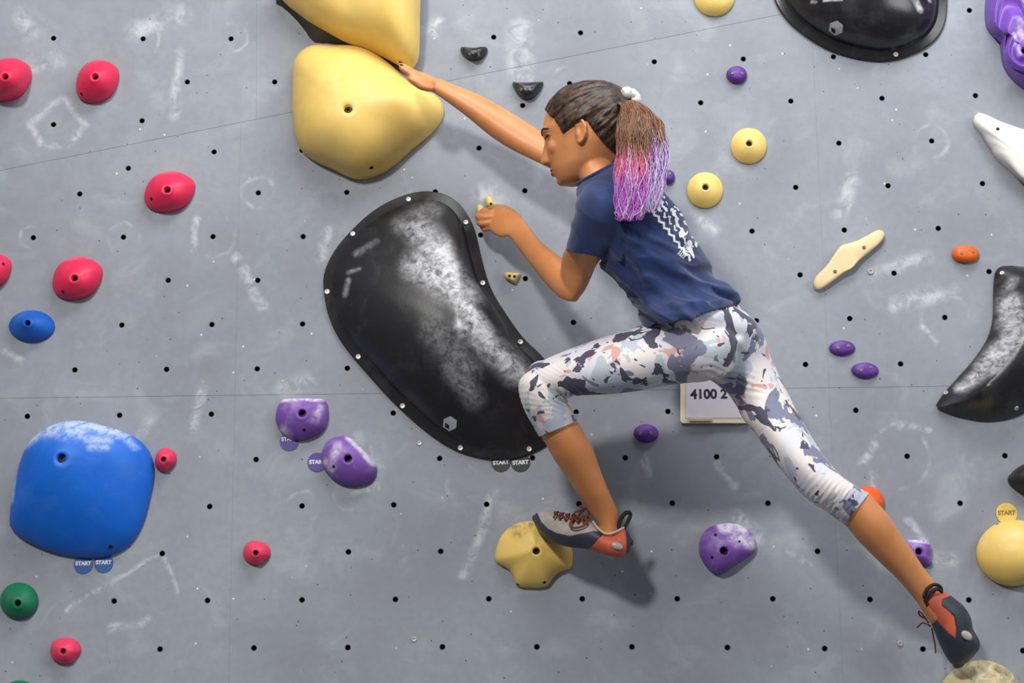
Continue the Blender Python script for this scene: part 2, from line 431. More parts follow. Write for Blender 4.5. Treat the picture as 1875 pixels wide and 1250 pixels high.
for i in range(3):
    x0, x1 = XS[i] + G, XS[i + 1] - G
    h = clip_holes(low, x0, x1, lambda x: -1, lambda x: seam_z); tn += [(p, ML) for p in h]
    panel([(x0, 0.02), (x1, 0.02), (x1, seam_z - .0005), (x0, seam_z - .0005)], h, ML)
    h = clip_holes(low, x0, x1, lambda x: seam_z, crease_z); tn += [(p, ML) for p in h]
    panel([(x0, seam_z + G), (x1, seam_z + G), (x1, crease_z(x1) - .0006), (x0, crease_z(x0) - .0006)], h, ML)
FU = Frame(0, 312, True)
# upper frame, origin on the crease
MU = Matrix(((cd.x, 0, NU.x, CA.x), (cd.y, 0, NU.y, CA.y), (cd.z, 0, NU.z, CA.z), (0, 0, 0, 1)))
vv = NU.cross(cd); vv = vv if vv.z > 0 else -vv
for r in range(3): MU[r][1] = vv[r]
MUi = MU.inverted()
def uu(px, py):
    q = MUi @ FU.hit(px, py); return (q.x, q.y)
upn = [uu(*p) for p in NUTS_UP]
sx = uu(470, 222)[0]; sk = (uu(470, 0)[0] - sx) / uu(470, 0)[1]
h1 = [p for p in upn if p[0] < sx + sk * p[1]]; h2 = [p for p in upn if p[0] >= sx + sk * p[1]]
tn += [(p, MU) for p in upn]
T = 1.0
panel([(-2.0, G), (sx - G, G), (sx + sk * T - G, T), (-2.0, T)], h1, MU)
panel([(sx + G, G), (3.6, G), (3.6, T), (sx + sk * T + G, T)], h2, MU)
ME_tn = lathe('t_nut', [(1.0, -2.6), (1.0, -.12), (.80, -.12), (.72, -.5), (.70, -2.2)], 14, M_tnut)
for p, M in tn:
    link('t_nut', ME_tn, None, wall, M @ Matrix.Translation((p[0], p[1], 0)) @ Matrix.Diagonal((HR * 1.0, HR * 1.0, HR, 1)))
for x, y, r in ((1594, 497, 6), (758, 1170, 5), (1648, 1178, 5), (768, 811, 4.5)):
    link('screw', ME_screw, None, wall, normal_matrix(at(x, y), YU, r * PX))
M_mat = simple('grey_mat_vinyl', sr(92, 96, 104), 0.6)
fl = link('floor', mesh('floor', [(-4, -7, -.3), (4, -7, -.3), (4, .08, -.3), (-4, .08, -.3), (-4, -7, 0), (4, -7, 0), (4, .08, 0), (-4, .08, 0)],
     [(0, 3, 2, 1), (4, 5, 6, 7), (0, 1, 5, 4), (1, 2, 6, 5), (2, 3, 7, 6), (3, 0, 4, 7)], False), M_mat); tag(fl, 'grey vinyl crash mat floor under the wall', None, None, 'structure')
# ------------------------------------------------------------------ holds
def L(fr, *pts): return [fr.loc(*p) for p in pts]
def csegs(bolt, lst):                          # chalk strokes given by picture points, moved into the hold's own frame
    fr = Frame(*bolt); return [(fr.loc(*a), fr.loc(*b), wd * PX, st) for a, b, wd, st in lst]
def dsegs(bolt, lst):
    fr = Frame(*bolt); return [(fr.loc(*a), fr.loc(*b), wd * PX) for a, b, wd in lst]
YEL = sr(238, 202, 110); YEL2 = sr(242, 206, 118); RED = sr(230, 44, 86); BLU = sr(14, 104, 212); PUR = sr(124, 80, 170); BLK = sr(34, 33, 36)
# big yellow slopers
M_y1 = hold_material('yellow_resin', YEL, 0.42, 0.10)
up_out = [(505,-30),(520,3),(545,24),(566,40),(601,60),(632,77),(668,90),(702,105),(734,122),(753,127),(764,114),(768,95),(769,30),(768,-60),(735,-150),(640,-190),(540,-140)]
up_base = [(505,-5),(519,14),(540,34),(558,56),(575,78),(606,80),(650,84),(700,104),(736,118),(755,118),(763,98),(765,32),(764,-50),(737,-140),(640,-180),(540,-120)]
M_side = simple('painted_shade_side', sr(62, 57, 54), 0.8)  # underside wall of the volume; its deep shadow is put into the dark colour
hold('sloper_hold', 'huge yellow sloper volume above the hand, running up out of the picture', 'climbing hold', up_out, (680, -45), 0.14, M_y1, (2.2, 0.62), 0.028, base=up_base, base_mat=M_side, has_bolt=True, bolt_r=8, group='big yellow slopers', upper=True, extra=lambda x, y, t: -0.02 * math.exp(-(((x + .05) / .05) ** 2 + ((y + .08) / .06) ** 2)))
yo = [(535,135),(537,115),(552,94),(575,83),(607,84),(641,84),(667,88),(693,102),(725,127),(756,157),(785,171),(800,177),(812,194),(811,214),(794,240),(756,272),(719,305),(693,320),(664,328),(641,325),(612,311),(575,294),(552,276),(540,248),(535,202)]
y_root, y_body, y_fr = hold('sloper_hold', 'large rounded yellow sloper under the outstretched hand', 'climbing hold', yo, (637, 199), 0.125, M_y1, (2.0, 0.6), 0.006, bolt_r=8, group='big yellow slopers', pins=[(680, 307, 4)], upper=False, recess=.018, nr=20)
# black fibreglass macros
kid = [(592,515),(599,484),(618,451),(648,417),(682,387),(718,366),(755,353),(785,350),(815,356),(840,372),(858,396),(870,423),(878,457),(887,493),(900,530),(925,572),(958,618),(993,652),(1018,690),(1030,735),(1026,782),(1000,815),(958,835),(914,842),(866,835),(822,818),(774,785),(723,739),(682,695),(635,640),(610,600),(597,560)]
kb = (838, 600)
M_k = hold_material('black_macro_chalked', BLK, 0.33, 0.03, csegs(kb, [((765,425),(800,480),55,.75),((770,500),(850,560),62,.85),((800,470),(835,545),55,1.0),((850,575),(905,655),36,1.15),((860,620),(945,690),52,.8),((790,390),(740,420),45,.5),((900,650),(965,705),34,1.0),((800,620),(860,690),60,.45),((640,520),(634,545),12,.55),((640,505),(660,500),10,.45),((690,450),(655,470),16,.4),((830,690),(870,740),40,.5)]), spec=0.5, chalk_amt=1.4)
def kext(x, y, t): return 0.014 * math.exp(-((x - .03) / .05) ** 2) * (1 - t)
kr, kbo, kf = hold('macro_volume', 'big kidney-shaped black macro with chalked ridge beside the climber', 'climbing volume', kid, kb, 0.105, M_k, (1.7, 0.85), 0.006, has_bolt=False, flange=16, n=120, extra=kext, nr=22, upper=False,
    screws=[(748,365),(646,428),(599,534),(656,653),(737,743),(843,820),(969,822),(953,626),(884,518),(853,407)], group='black macros')
hexlogo(kr, kbo, 824, 775, 14, 0.1)
k2 = [(1400,-60),(1412,-20),(1425,14),(1450,46),(1490,76),(1530,96),(1580,109),(1622,112),(1660,104),(1700,84),(1725,55),(1734,18),(1731,-30),(1700,-100),(1620,-150),(1500,-150),(1430,-110)]
M_k2 = hold_material('black_macro_glossy', BLK, 0.22, 0.04, csegs((1585,-25), [((1650,0),(1675,35),13,1.2),((1690,0),(1695,14),9,1.1),((1480,22),(1486,24),6,.9),((1500,25),(1530,28),5,.8)]), spec=0.55)
k2r, k2b, _ = hold('macro_volume', 'glossy black oval macro with a hexagon emblem above the yellow discs', 'climbing volume', k2, (1585, -25), 0.10, M_k2, (1.9, 0.75), 0.006, has_bolt=False, flange=16, n=96, nr=18, screws=[(1640, 100), (1430, -30)], group='black macros', upper=False)
hexlogo(k2r, k2b, 1531, 51, 14, 0.15)
# black wing macro at the right: two faces meeting in a raised ridge
def wing():
    fr = Frame(1840, 660)
    A = crom([(1850,487),(1830,490),(1821,503),(1818,535),(1817,582),(1808,618),(1785,655),(1755,690),(1728,720),(1714,741)], 6, False)
    B = crom([(1905,500),(1900,525),(1893,560),(1882,600),(1866,636),(1845,668),(1815,700),(1780,722),(1745,740),(1716,746)], 6, False)
    C = crom([(1990,500),(2000,560),(1990,630),(1960,690),(1920,735),(1880,755),(1845,768),(1800,772),(1750,762),(1718,750)], 6, False)
    n = len(A); V, F = [], []; m = 15
    for i in range(n):
        s = i / (n - 1); hb = 0.085 * min(1, (1 - s) * 3.2) ** .8 + 0.003
        a = fr.loc(*A[i]); b = fr.loc(B[i][0], B[i][1], hb); c = fr.loc(*C[i])
        row = [(a[0], a[1], 0.0004)]
        for j in range(m):
            t = j / (m - 1)
            if t <= .5: k = t * 2; q = (a[0] + (b[0] - a[0]) * k, a[1] + (b[1] - a[1]) * k, 0.005 + (hb - .005) * (k ** .9) - .012 * math.sin(k * math.pi) * (hb / .088))
            else: k = (t - .5) * 2; q = (b[0] + (c[0] - b[0]) * k, b[1] + (c[1] - b[1]) * k, 0.004 + (hb - .004) * (1 - k ** 1.5))
            row.append(q)
        row.append((c[0], c[1], 0.0004)); V += row
    W = m + 2
    for i in range(n - 1):
        for j in range(W - 1): F.append((i * W + j, i * W + j + 1, (i + 1) * W + j + 1, (i + 1) * W + j))
        F.append((i * W + W - 1, i * W, (i + 1) * W, (i + 1) * W + W - 1))
    F.append(tuple(range(W))); F.append(tuple((n - 1) * W + j for j in range(W))[::-1])
    mt = hold_material('black_wing_chalked', BLK, 0.3, 0.06, csegs((1840, 660), [((1842,560),(1842,600),34,1.2),((1850,620),(1800,680),36,1.1),((1790,690),(1755,715),22,.8),((1850,520),(1835,540),20,.6),((1830,640),(1775,700),24,.9)]), spec=0.5)
    root = bpy.data.objects.new('macro_volume', None); COL.objects.link(root); root.matrix_basis = fr.M
    tag(root, 'curved black wing macro with a chalky grey upper face', 'climbing volume', 'black macros')
    body = link('body', mesh('wing', V, F), mt, root)
    for x, y in ((1835,500),(1788,688),(1732,719),(1861,747)): stud(root, body, x, y, 4.5, ME_screw, 'screw')
wing()
hold('macro_volume', 'black macro tip poking in above the yellow ball with start tag', 'climbing volume', [(1846,875),(1856,862),(1875,849),(1910,835),(1960,840),(1980,880),(1950,920),(1900,915),(1868,902),(1850,888)], (1915,876), 0.06, hold_material('black_tip', BLK, 0.5, .08), (2, .5), group='black macros')
# blue
bo = [(18,952),(24,905),(35,858),(49,823),(77,793),(114,776),(151,772),(192,780),(228,791),(257,807),(277,834),(282,870),(273,919),(261,960),(241,993),(212,1013),(179,1021),(135,1019),(90,1009),(45,989),(22,970)]
M_b = hold_material('blue_resin_chalked', BLU, 0.45, 0.05, csegs((112,838), [((60,812),(120,780),34,.95),((130,778),(225,795),34,1.0),((90,795),(160,800),40,.8),((178,815),(212,815),22,.7),((185,832),(210,830),16,.6),((38,860),(30,920),12,.75),((50,830),(40,860),12,.8),((230,800),(255,825),16,.55)]), chalkcol=(196, 214, 236), chalk_amt=1.9)
hold('sloper_hold', 'big blue rounded sloper with chalk smeared over its top', 'climbing hold', bo, (112, 838), 0.115, M_b, (1.7, 0.62), 0.006, bolt_r=8, pins=[(202,1001,4)], recess=.018, nr=20)
hold('foothold', 'small blue oval hold beneath the pink holds', 'climbing hold', ell(58, 597, 42, 29, 0.0, 14), (50, 591), 0.05, hold_material('blue_resin', sr(10, 92, 190), 0.5, .06), (1.25, .8), bolt_r=5.5)
for t, x in enumerate((153, 190)):
    start_tag(x, 1031 + (2 if t == 0 else 0), 17, simple('blue_tag', sr(24, 82, 150), .5), ('round blue START tag under the blue sloper, away from its pin hole' if t == 0 else 'round blue START tag directly below the pin hole of the blue sloper'), 'blue start tags', ty=.08)
# green
hold('foothold', 'green domed hold on the wall below the big blue sloper', 'climbing hold', ell(35, 1100, 35, 34), (32, 1104), 0.04, hold_material('green_resin', sr(8, 112, 78), 0.5, .05), (1.3, .75), bolt_r=6)
hold('foothold', 'green hold below the pink round hold, cut by the lower edge', 'climbing hold', ell(36, 1275, 34, 30), (36, 1278), 0.04, hold_material('green_resin_low', sr(8, 112, 78), 0.5, .05), (1.3, .75), bolt_r=6)
# pink-red jugs
def jug(cx, cy, sx, sy, rot, bolt, H, pins, label, k):
    base = [(-46,8),(-38,-18),(-16,-36),(14,-39),(38,-28),(47,-14),(42,8),(26,28),(2,37),(-22,36),(-40,27)]
    P = [(cx + (x * math.cos(rot) - y * math.sin(rot)) * sx, cy + (x * math.sin(rot) + y * math.cos(rot)) * sy) for x, y in base]
    mt = hold_material('pink_resin_%d' % k, RED, 0.42, .05, csegs(bolt, [((cx - 25*sx, cy - 30*sy), (cx + 25*sx, cy - 36*sy), 12, .62)]), chalkcol=(240, 150, 160))
    hold('jug_hold', label, 'climbing hold', P, bolt, H, mt, (1.5, 0.62), 0.005, bolt_r=6.2, pins=pins, group='pink jugs')
jug(310, 352, 1.0, 0.97, 0.0, (306, 347), .055, [(277, 364)], 'pink-red jug between the two bare seams, right of the others', 1)
jug(178, 150, 0.86, 1.0, -0.1, (174, 140), .06, [(149, 172)], 'pink-red jug with one corner pin, beside the chalk hexagon outline', 2)
jug(141, 510, 0.99, 1.02, -0.03, (136, 509), .055, [(115, 534)], 'pink-red jug just above the small blue oval hold', 3)
jug(14, 147, 0.95, 1.0, -0.12, (9, 140), .085, [], 'pink-red jug cut by the picture edge beside the chalk hexagon', 4)
jug(-24, 498, 0.98, 0.88, -0.15, (-30, 497), .055, [(6, 483)], 'sliver of pink-red jug at the edge above the blue oval', 5)
def knob(cx, cy, rx, ry, rot, bolt, label, k):
    P = ell(cx, cy, rx, ry, rot, 10, 0.85); P[1] = (P[1][0] - 3, P[1][1] - 3)
    hold('foot_knob', label, 'climbing hold', P, bolt, .034, hold_material('pink_knob_%d' % k, sr(232, 58, 94), .42, .05), (1.8, .7), .004, bolt_r=5.2, group='small pink knobs', recess=.012)
knob(303, 842, 19, 22, .3, (299, 841), 'small pink knob right against the big blue sloper', 1)
knob(470, 1012, 25, 22, .2, (468, 1012), 'small pink knob alone on the bare lower wall', 2)
knob(120, 1191, 28, 24, 0, (115, 1192), 'small pink knob below the green dome', 3)
# purple
def purple(P, bolt, H, label, k, segs, pins=(), br=6, prof=(1.7, .55), group=None, name='pinch_hold'):
    return hold(name, label, 'climbing hold', P, bolt, H, hold_material('purple_resin_%d' % k, PUR, .5, .3, csegs(bolt, segs), chalkcol=(220, 212, 230), chalk_amt=1.9), prof, .005, bolt_r=br, pins=pins, group=group)
purple([(512,738),(520,731),(548,730),(580,730),(596,733),(601,752),(600,772),(590,789),(572,800),(550,806),(530,802),(513,790),(505,770),(506,752)], (553, 756), .05, 'purple hold with flat chalked top and START tag at its lower corner', 1, [((515,733),(590,733),13,1.2),((520,790),(530,800),18,.7),((590,750),(580,775),16,.6)], [(557,787,3.2)], 7)
purple([(591,822),(601,806),(620,799),(640,801),(660,818),(682,842),(690,858),(684,876),(668,887),(645,890),(620,884),(600,868),(589,850),(588,836)], (637, 839), .05, 'purple hold tilted downwards with START tag at its left', 2, [((640,803),(684,850),12,1.1),((610,860),(600,850),16,.9),((622,820),(612,850),16,.75)], [(611,854,3.2)], 7)
purple([(1280,1005),(1284,982),(1298,966),(1318,959),(1345,958),(1368,968),(1382,986),(1385,1003),(1378,1014),(1350,1032),(1325,1049),(1312,1051),(1296,1040),(1284,1022)], (1326, 1008), .05, 'purple round hold half white with chalk, under the stretched leg', 3, [((1325,965),(1355,968),26,1.3),((1350,985),(1372,995),26,.95),((1335,990),(1345,1000),16,.7)], [(1310,979,3),(1304,1020,3),(1354,991,2.4)], 7.5)
def chip(cx, cy, rx, ry, rot, label, k, pins, H=.016):
    purple(ell(cx, cy, rx, ry, rot, 12), (cx, cy), H, label, k, [], (), 4, (2.4, .5), 'small purple screw-on chips', 'foothold_chip')
def chip2(cx, cy, rx, ry, rot, label, k, zp, H=.016):
    hold('foothold_chip', label, 'climbing hold', ell(cx, cy, rx, ry, rot, 12), (cx, cy), H, hold_material('purple_chip_%d' % k, sr(92, 48, 140), .5, .06), (2.2, .55), .003, has_bolt=False, zpins=zp, group='small purple screw-on chips')
chip2(1183, 793, 23, 17, .05, 'small dark purple chip in the shade below the bent thigh', 1, [(1172,794,3.6),(1192,793,3.6)])
chip2(1542, 637, 24, 14, 0, 'small purple chip, upper of the touching pair right of the hips', 2, [(1534,636,3.6),(1554,633,3.6)])
chip2(1584, 678, 25, 14.5, .06, 'small purple chip, lower of the pair right of the hips', 3, [(1576,677,3.6),(1595,672,3.2)])
chip2(1349, 137, 19, 16, .05, 'small purple chip below the glossy oval macro', 4, [(1342,134,3.6),(1359,134,3.2)], .022)
chip2(1223, 324, 13, 13, 0, 'small purple round chip peeking out behind the ponytail', 5, [(1226,318,3.2)], .02)
purple([(1655,990),(1680,988),(1698,991),(1706,1004),(1704,1020),(1706,1033),(1696,1037),(1680,1030),(1660,1020),(1648,1005)], (1683, 1009), .035, 'purple hold half hidden by the stretched shin', 9, [((1665,990),(1700,993),9,1.1),((1703,1000),(1704,1020),7,.6)], (), 6.5)
pt = [(1815,-40),(1806,0),(1806,38),(1814,58),(1830,70),(1834,88),(1838,115),(1850,137),(1876,160),(1920,178),(1970,160),(1985,90),(1940,50),(1895,28),(1868,2),(1850,-40)]
hold('pinch_hold', 'large sculpted purple hold with flowing grooves beside the macro', 'climbing hold', pt, (1878, 92), .085, hold_material('purple_grooved', sr(118, 74, 176), .35, .12, csegs((1878, 92), [((1842,85),(1850,125),8,1.0),((1852,60),(1860,100),16,.9),((1815,0),(1840,5),9,.8)]), chalkcol=(216, 206, 230)), (1.6, .55), .012, bolt_r=7, upper=False, n=110, nr=34,
     extra=lambda x, y, t: (.011 * math.sin(t * 19 + x * 30) * (0.2 + t) * (1 if t < .97 else 0)))
for x, y, ty, rot, lb in ((530, 808, .25, .05, 'round purple START tag under the flat-topped purple hold'), (581, 846, 0, 0, 'round purple START tag left of the tilted purple hold')):
    start_tag(x, y, 17.5, simple('purple_tag', sr(82, 58, 146), .5), lb, 'purple start tags', ty=ty, rot=rot)
for x in (917, 953):
    start_tag(x, 846, 17.5, simple('black_tag', sr(46, 45, 48), .5), ('round black START tag under the kidney macro, beside the shin' if x > 940 else 'round black START tag under the kidney macro, farther from the shin'), 'black start tags', ty=-.05, rot=.06)
# yellow discs and slopers
def disc(cx, cy, r, bolt, label):
    hold('disc_hold', label, 'climbing hold', ell(cx, cy, r, r), bolt, .03, hold_material('pale_yellow_resin', YEL2, .45, .05), (2.0, .85), .004, bolt_r=6, group='pale yellow discs', recess=.012)
disc(1371, 267, 33, (1372, 262), 'pale yellow disc hold, upper of the two beside the ponytail')
disc(1291, 348, 33, (1292, 342), 'pale yellow disc hold, lower of the two beside the ponytail')
disc(1308, -8, 38, (1311, -8), 'pale yellow disc hold at the top, left of the glossy macro')
fo = [(906,1024),(910,999),(918,980),(934,964),(953,956),(978,954),(1006,962),(1030,980),(1046,999),(1049,1021),(1045,1040),(1027,1046),(1013,1057),(1001,1073),(975,1076),(948,1073),(940,1057),(932,1043),(918,1035)]
f_root, f_body, f_fr = hold('foothold', 'yellow lobed hold with a scalloped lower edge under the bent leg', 'climbing hold', fo, (982, 1008), .06, hold_material('yellow_scuffed', YEL, .45, .05, (), dsegs((982, 1008), [((940,968),(985,962),14),((950,975),(960,970),22)])), (1.5, .6), .005, bolt_r=6.5, pins=[(948,1070,3),(997,1066,3)], extra=lambda x, y, t: .006 * math.sin(4 * math.atan2(y, x)) * t * (1 - t))
hold('sloper_hold', 'yellow ball hold with a yellow START tag on top', 'climbing hold', ell(1856, 1012, 68, 61), (1892, 1012), .075, hold_material('yellow_ball', YEL, .42, .22), (2, .55), .006, bolt_r=7, pins=[(1826, 959, 3)], group='yellow balls')
hold('sloper_hold', 'dirty yellow dome under the stretched foot, smeared with rubber', 'climbing hold', ell(1796, 1296, 84, 88), (1796, 1302), .075, hold_material('yellow_dirty', sr(214, 196, 150), .5, .3, (), dsegs((1796, 1302), [((1745,1215),(1840,1240),38),((1720,1240),(1740,1225),20),((1800,1215),(1860,1255),26),((1770,1240),(1800,1230),30)])), (2, .55), .006, bolt_r=7, group='yellow balls')
start_tag(1843, 940, 19, simple('yellow_tag', sr(222, 192, 96), .5), 'round yellow START tag above the yellow ball hold', None, simple('tag_ink', sr(150, 120, 50), .6), ty=.05)
# small yellow jibs
def jib(P, c, H, label, pins, k):
    hold('jib', label, 'climbing hold', P, c, H, hold_material('jib_yellow_%d' % k, sr(226, 204, 126), .5, .12), (2.6, .45), .003, has_bolt=False, pins=pins, group='tiny yellow jibs')
jib([(888,366),(892,360),(899,361),(904,371),(907,378),(900,382),(893,380),(889,374)], (897, 371), .022, 'tiny yellow jib above the gripping knuckles', [(899,373,2.4)], 1)
jib([(872,386),(874,377),(880,376),(887,382),(888,393),(884,399),(876,397)], (880, 387), .026, 'tiny yellow jib held in the fingers of the bent arm', [], 2)
jib([(923,504),(926,499),(940,500),(953,501),(948,511),(942,519),(934,515),(926,511)], (938, 507), .02, 'tiny triangular yellow jib with two holes below the forearm', [(933,505,2.8),(942,506,2.8)], 3)
# wooden jib, white wing, orange, black crimps
hold('wooden_edge', 'pale wooden tapered edge screwed on at a slant', 'climbing hold', [(1490,520),(1494,506),(1512,488),(1528,465),(1540,450),(1556,445),(1575,438),(1600,424),(1614,421),(1620,430),(1612,444),(1590,463),(1565,483),(1535,507),(1508,526),(1496,530)], (1550, 477), .02, simple('pale_wood', sr(232, 208, 160), .55, 0, .1, 18), (3.5, .4), .012, has_bolt=False, zpins=[(1582,453,3.6),(1529,497,3.6)])
hold('wing_hold', 'smooth white wing-shaped hold under the grooved purple one', 'climbing hold', [(1783,220),(1787,209),(1797,207),(1830,222),(1875,238),(1930,255),(1990,300),(1980,400),(1930,385),(1878,334),(1842,303),(1820,281),(1816,271),(1806,258),(1800,245),(1787,230)], (1890, 300), .045, hold_material('white_resin', sr(228, 225, 218), .4, 0), (2.4, .5), .014, bolt_r=6, pins=[(1827,236,3.2)], nr=22)
hold('foothold_chip', 'small orange screw-on chip above the black wing macro', 'climbing hold', ell(1768, 465, 25, 16, .05, 12, .9), (1768, 465), .022, hold_material('orange_resin', sr(226, 100, 30), .45, .04), (2.2, .55), .004, has_bolt=False, zpins=[(1761,463,3),(1782,461,3)])
hold('foothold', 'orange hold mostly hidden behind the stretched knee', 'climbing hold', ell(1588, 920, 31, 30), (1586, 922), .04, hold_material('orange_resin_round', sr(236, 92, 36), .45, .0), (2, .55), bolt_r=5)
def crimp(P, c, zp, label, k):
    hold('crimp_hold', label, 'climbing hold', P, c, .03, hold_material('black_crimp_%d' % k, BLK, .35, .12, csegs(c, [((c[0]-20,c[1]-9),(c[0]+22,c[1]-10),6,.65)]), spec=.5), (2.2, .6), .004, has_bolt=False, zpins=zp, group='small black crimps')
crimp([(843,88),(850,86),(868,89),(884,86),(892,88),(892,96),(884,106),(870,111),(855,107),(846,99)], (868, 97), [(860,99,3.4),(877,101,3.4)], 'small black half-moon crimp above the forearm', 1)
crimp([(938,152),(945,150),(966,152),(985,150),(995,151),(990,164),(978,178),(963,183),(950,175),(942,163)], (966, 163), [(954,164,3.6),(970,163,3.8)], 'small black half-moon crimp beside the forehead', 2)
# grade board behind the leg
def board():
    fr = Frame(1302, 738)
    def q(x, y, z=0): p = fr.loc(x, y); return (p[0], p[1], z)
    root = bpy.data.objects.new('route_board', None); COL.objects.link(root); root.matrix_basis = fr.M
    tag(root, 'cream board with a paper reading 4100 behind the climber\'s legs', 'sign')
    def rbox(x0, y0, x1, y1, z0, z1, r=5):
        pts = []
        for cx, cy, a0 in ((x1 - r, y0 + r, -90), (x1 - r, y1 - r, 0), (x0 + r, y1 - r, 90), (x0 + r, y0 + r, 180)):
            for k in range(5): a = math.radians(a0 + k * 22.5); pts.append((cx + r * math.cos(a), cy + r * math.sin(a)))
        n = len(pts); V = [q(x, y, z0) for x, y in pts] + [q(x, y, z1) for x, y in pts]
        return mesh('b', V, [tuple(range(n)), tuple(range(n, 2 * n))] + [(i, (i + 1) % n, n + (i + 1) % n, n + i) for i in range(n)], False)
    link('backing', rbox(1245, 660, 1372, 776, .0004, .012), simple('cream_plastic', sr(214, 200, 172), .5), root)
    link('paper', rbox(1255, 664, 1364, 767, .0124, .0130, 1), simple('paper', sr(206, 200, 208), .8, 0, .03), root)
    link('clip', rbox(1262, 768, 1304, 773, .0124, .018, 2), simple('cream_clip', sr(196, 178, 140), .4), root)
    me = text_mesh('4100 2', .0285, .0009); o = link('lettering', me, simple('ink', sr(28, 26, 34), .7), root); p = q(1297, 724); o.location = (p[0], p[1], .0134); o['label'] = 'black digits 4100 2'
board()
# ------------------------------------------------------------------ the climber
person = bpy.data.objects.new('person', None); COL.objects.link(person)
person.location = (0, 0, 0)
tag(person, 'climber in navy T-shirt and patterned leggings with a purple-ended ponytail, stretched across the wall', 'person')

def ribs_loft(ribs, sub=5, seg=28, grow=0.0, cap0=True, cap1=True, ends=None):
    """ribs = (Lx,Ly,Rx,Ry,depth,half_depth): cross-sections from one outline of the limb to the other"""
    rows = []
    for r in ribs:
        lx, ly, rx, ry, d, rd = r
        a, b = at(lx, ly, d), at(rx, ry, d); c = (a + b) / 2; e = (b - a) / 2
        rows.append((*c, *e, rd))
    R = crom(rows, sub, False)
    V, F = [], []
    rings = []
    for q in R:
        c = Vector(q[:3]); e = Vector(q[3:6]); rd = q[6]
        le = e.length; e = e * ((le + grow) / le); rd = max(rd + grow, .002)
        rings.append((c, e, rd))
    def cap(c0, c1, e, rd, first):
        out = []
        ax = (c0 - c1); ax = ax.normalized() if ax.length > 1e-9 else Vector((0, 0, 1)); k = min(e.length, rd)
        for t in (.35, .62, .84, .96): out.append((c0 + ax * k * t * .8, e * math.sqrt(1 - t * t), rd * math.sqrt(1 - t * t)))
        return out
    if cap0: rings = cap(rings[0][0], rings[1][0], rings[0][1], rings[0][2], True)[::-1] + rings
    if cap1: rings = rings + cap(rings[-1][0], rings[-2][0], rings[-1][1], rings[-1][2], False)
    if ends: rings = rings + [(c, e * s, rd * s) for (c, e, rd), s in ((rings[-1], .90), (rings[-3], .82), (rings[-6], .78))]
    for c, e, rd in rings:
        ydir = (c - CAM).normalized()
        for i in range(seg):
            a = 2 * math.pi * i / seg
            V.append(c + e * math.cos(a) + ydir * rd * math.sin(a))
    K = len(rings)
    for k in range(K - 1):
        for i in range(seg):
            j = (i + 1) % seg; F.append((k * seg + i, k * seg + j, (k + 1) * seg + j, (k + 1) * seg + i))
    V.append(rings[0][0]); V.append(rings[-1][0]); n = len(V)
    for i in range(seg):
        F.append((n - 2, (i + 1) % seg, i)); F.append((n - 1, (K - 1) * seg + i, (K - 1) * seg + (i + 1) % seg))
    return V, F
def tube(pts, radii, sub=4, seg=10):
    Q = crom([(*p, r) for p, r in zip(pts, radii)], sub, False); V, F = [], []
    P = [Vector(q[:3]) for q in Q]; n = len(P); prev = None
    rows = [(P[0] - (P[1] - P[0]).normalized() * Q[0][3] * .7, Q[0][3] * .6)] + [(p, q[3]) for p, q in zip(P, Q)] + [(P[-1] + (P[-1] - P[-2]).normalized() * Q[-1][3] * .7, Q[-1][3] * .6)]
    for k, (p, r) in enumerate(rows):
        t = (rows[min(k + 1, len(rows) - 1)][0] - rows[max(k - 1, 0)][0]).normalized()
        if prev is None: prev = t.orthogonal()
        u = (prev - t * prev.dot(t)).normalized(); prev = u; v = t.cross(u)
        for i in range(seg):
            a = 2 * math.pi * i / seg; V.append(p + u * r * math.cos(a) + v * r * math.sin(a))
    K = len(rows)
    for k in range(K - 1):
        for i in range(seg):
            j = (i + 1) % seg; F.append((k * seg + i, k * seg + j, (k + 1) * seg + j, (k + 1) * seg + i))
    F.append(tuple(range(seg))[::-1]); F.append(tuple((K - 1) * seg + i for i in range(seg)))
    return V, F
def ellipsoid(c, rx, ry, rz, M=None, seg=20, rings=12):
    V, F = [], []
    for k in range(rings + 1):
        ph = math.pi * k / rings
        for i in range(seg):
            a = 2 * math.pi * i / seg; q = Vector((rx * math.sin(ph) * math.cos(a), ry * math.sin(ph) * math.sin(a), rz * math.cos(ph)))
            V.append(Vector(c) + (M @ q if M else q))
    for k in range(rings):
        for i in range(seg):
            j = (i + 1) % seg; F.append((k * seg + i, (k + 1) * seg + i, (k + 1) * seg + j, k * seg + j))
    return V, F
def join(parts):
    V, F = [], []
    for v, f in parts:
        o = len(V); V += [tuple(x) for x in v]; F += [tuple(i + o for i in q) for q in f]
    return V, F
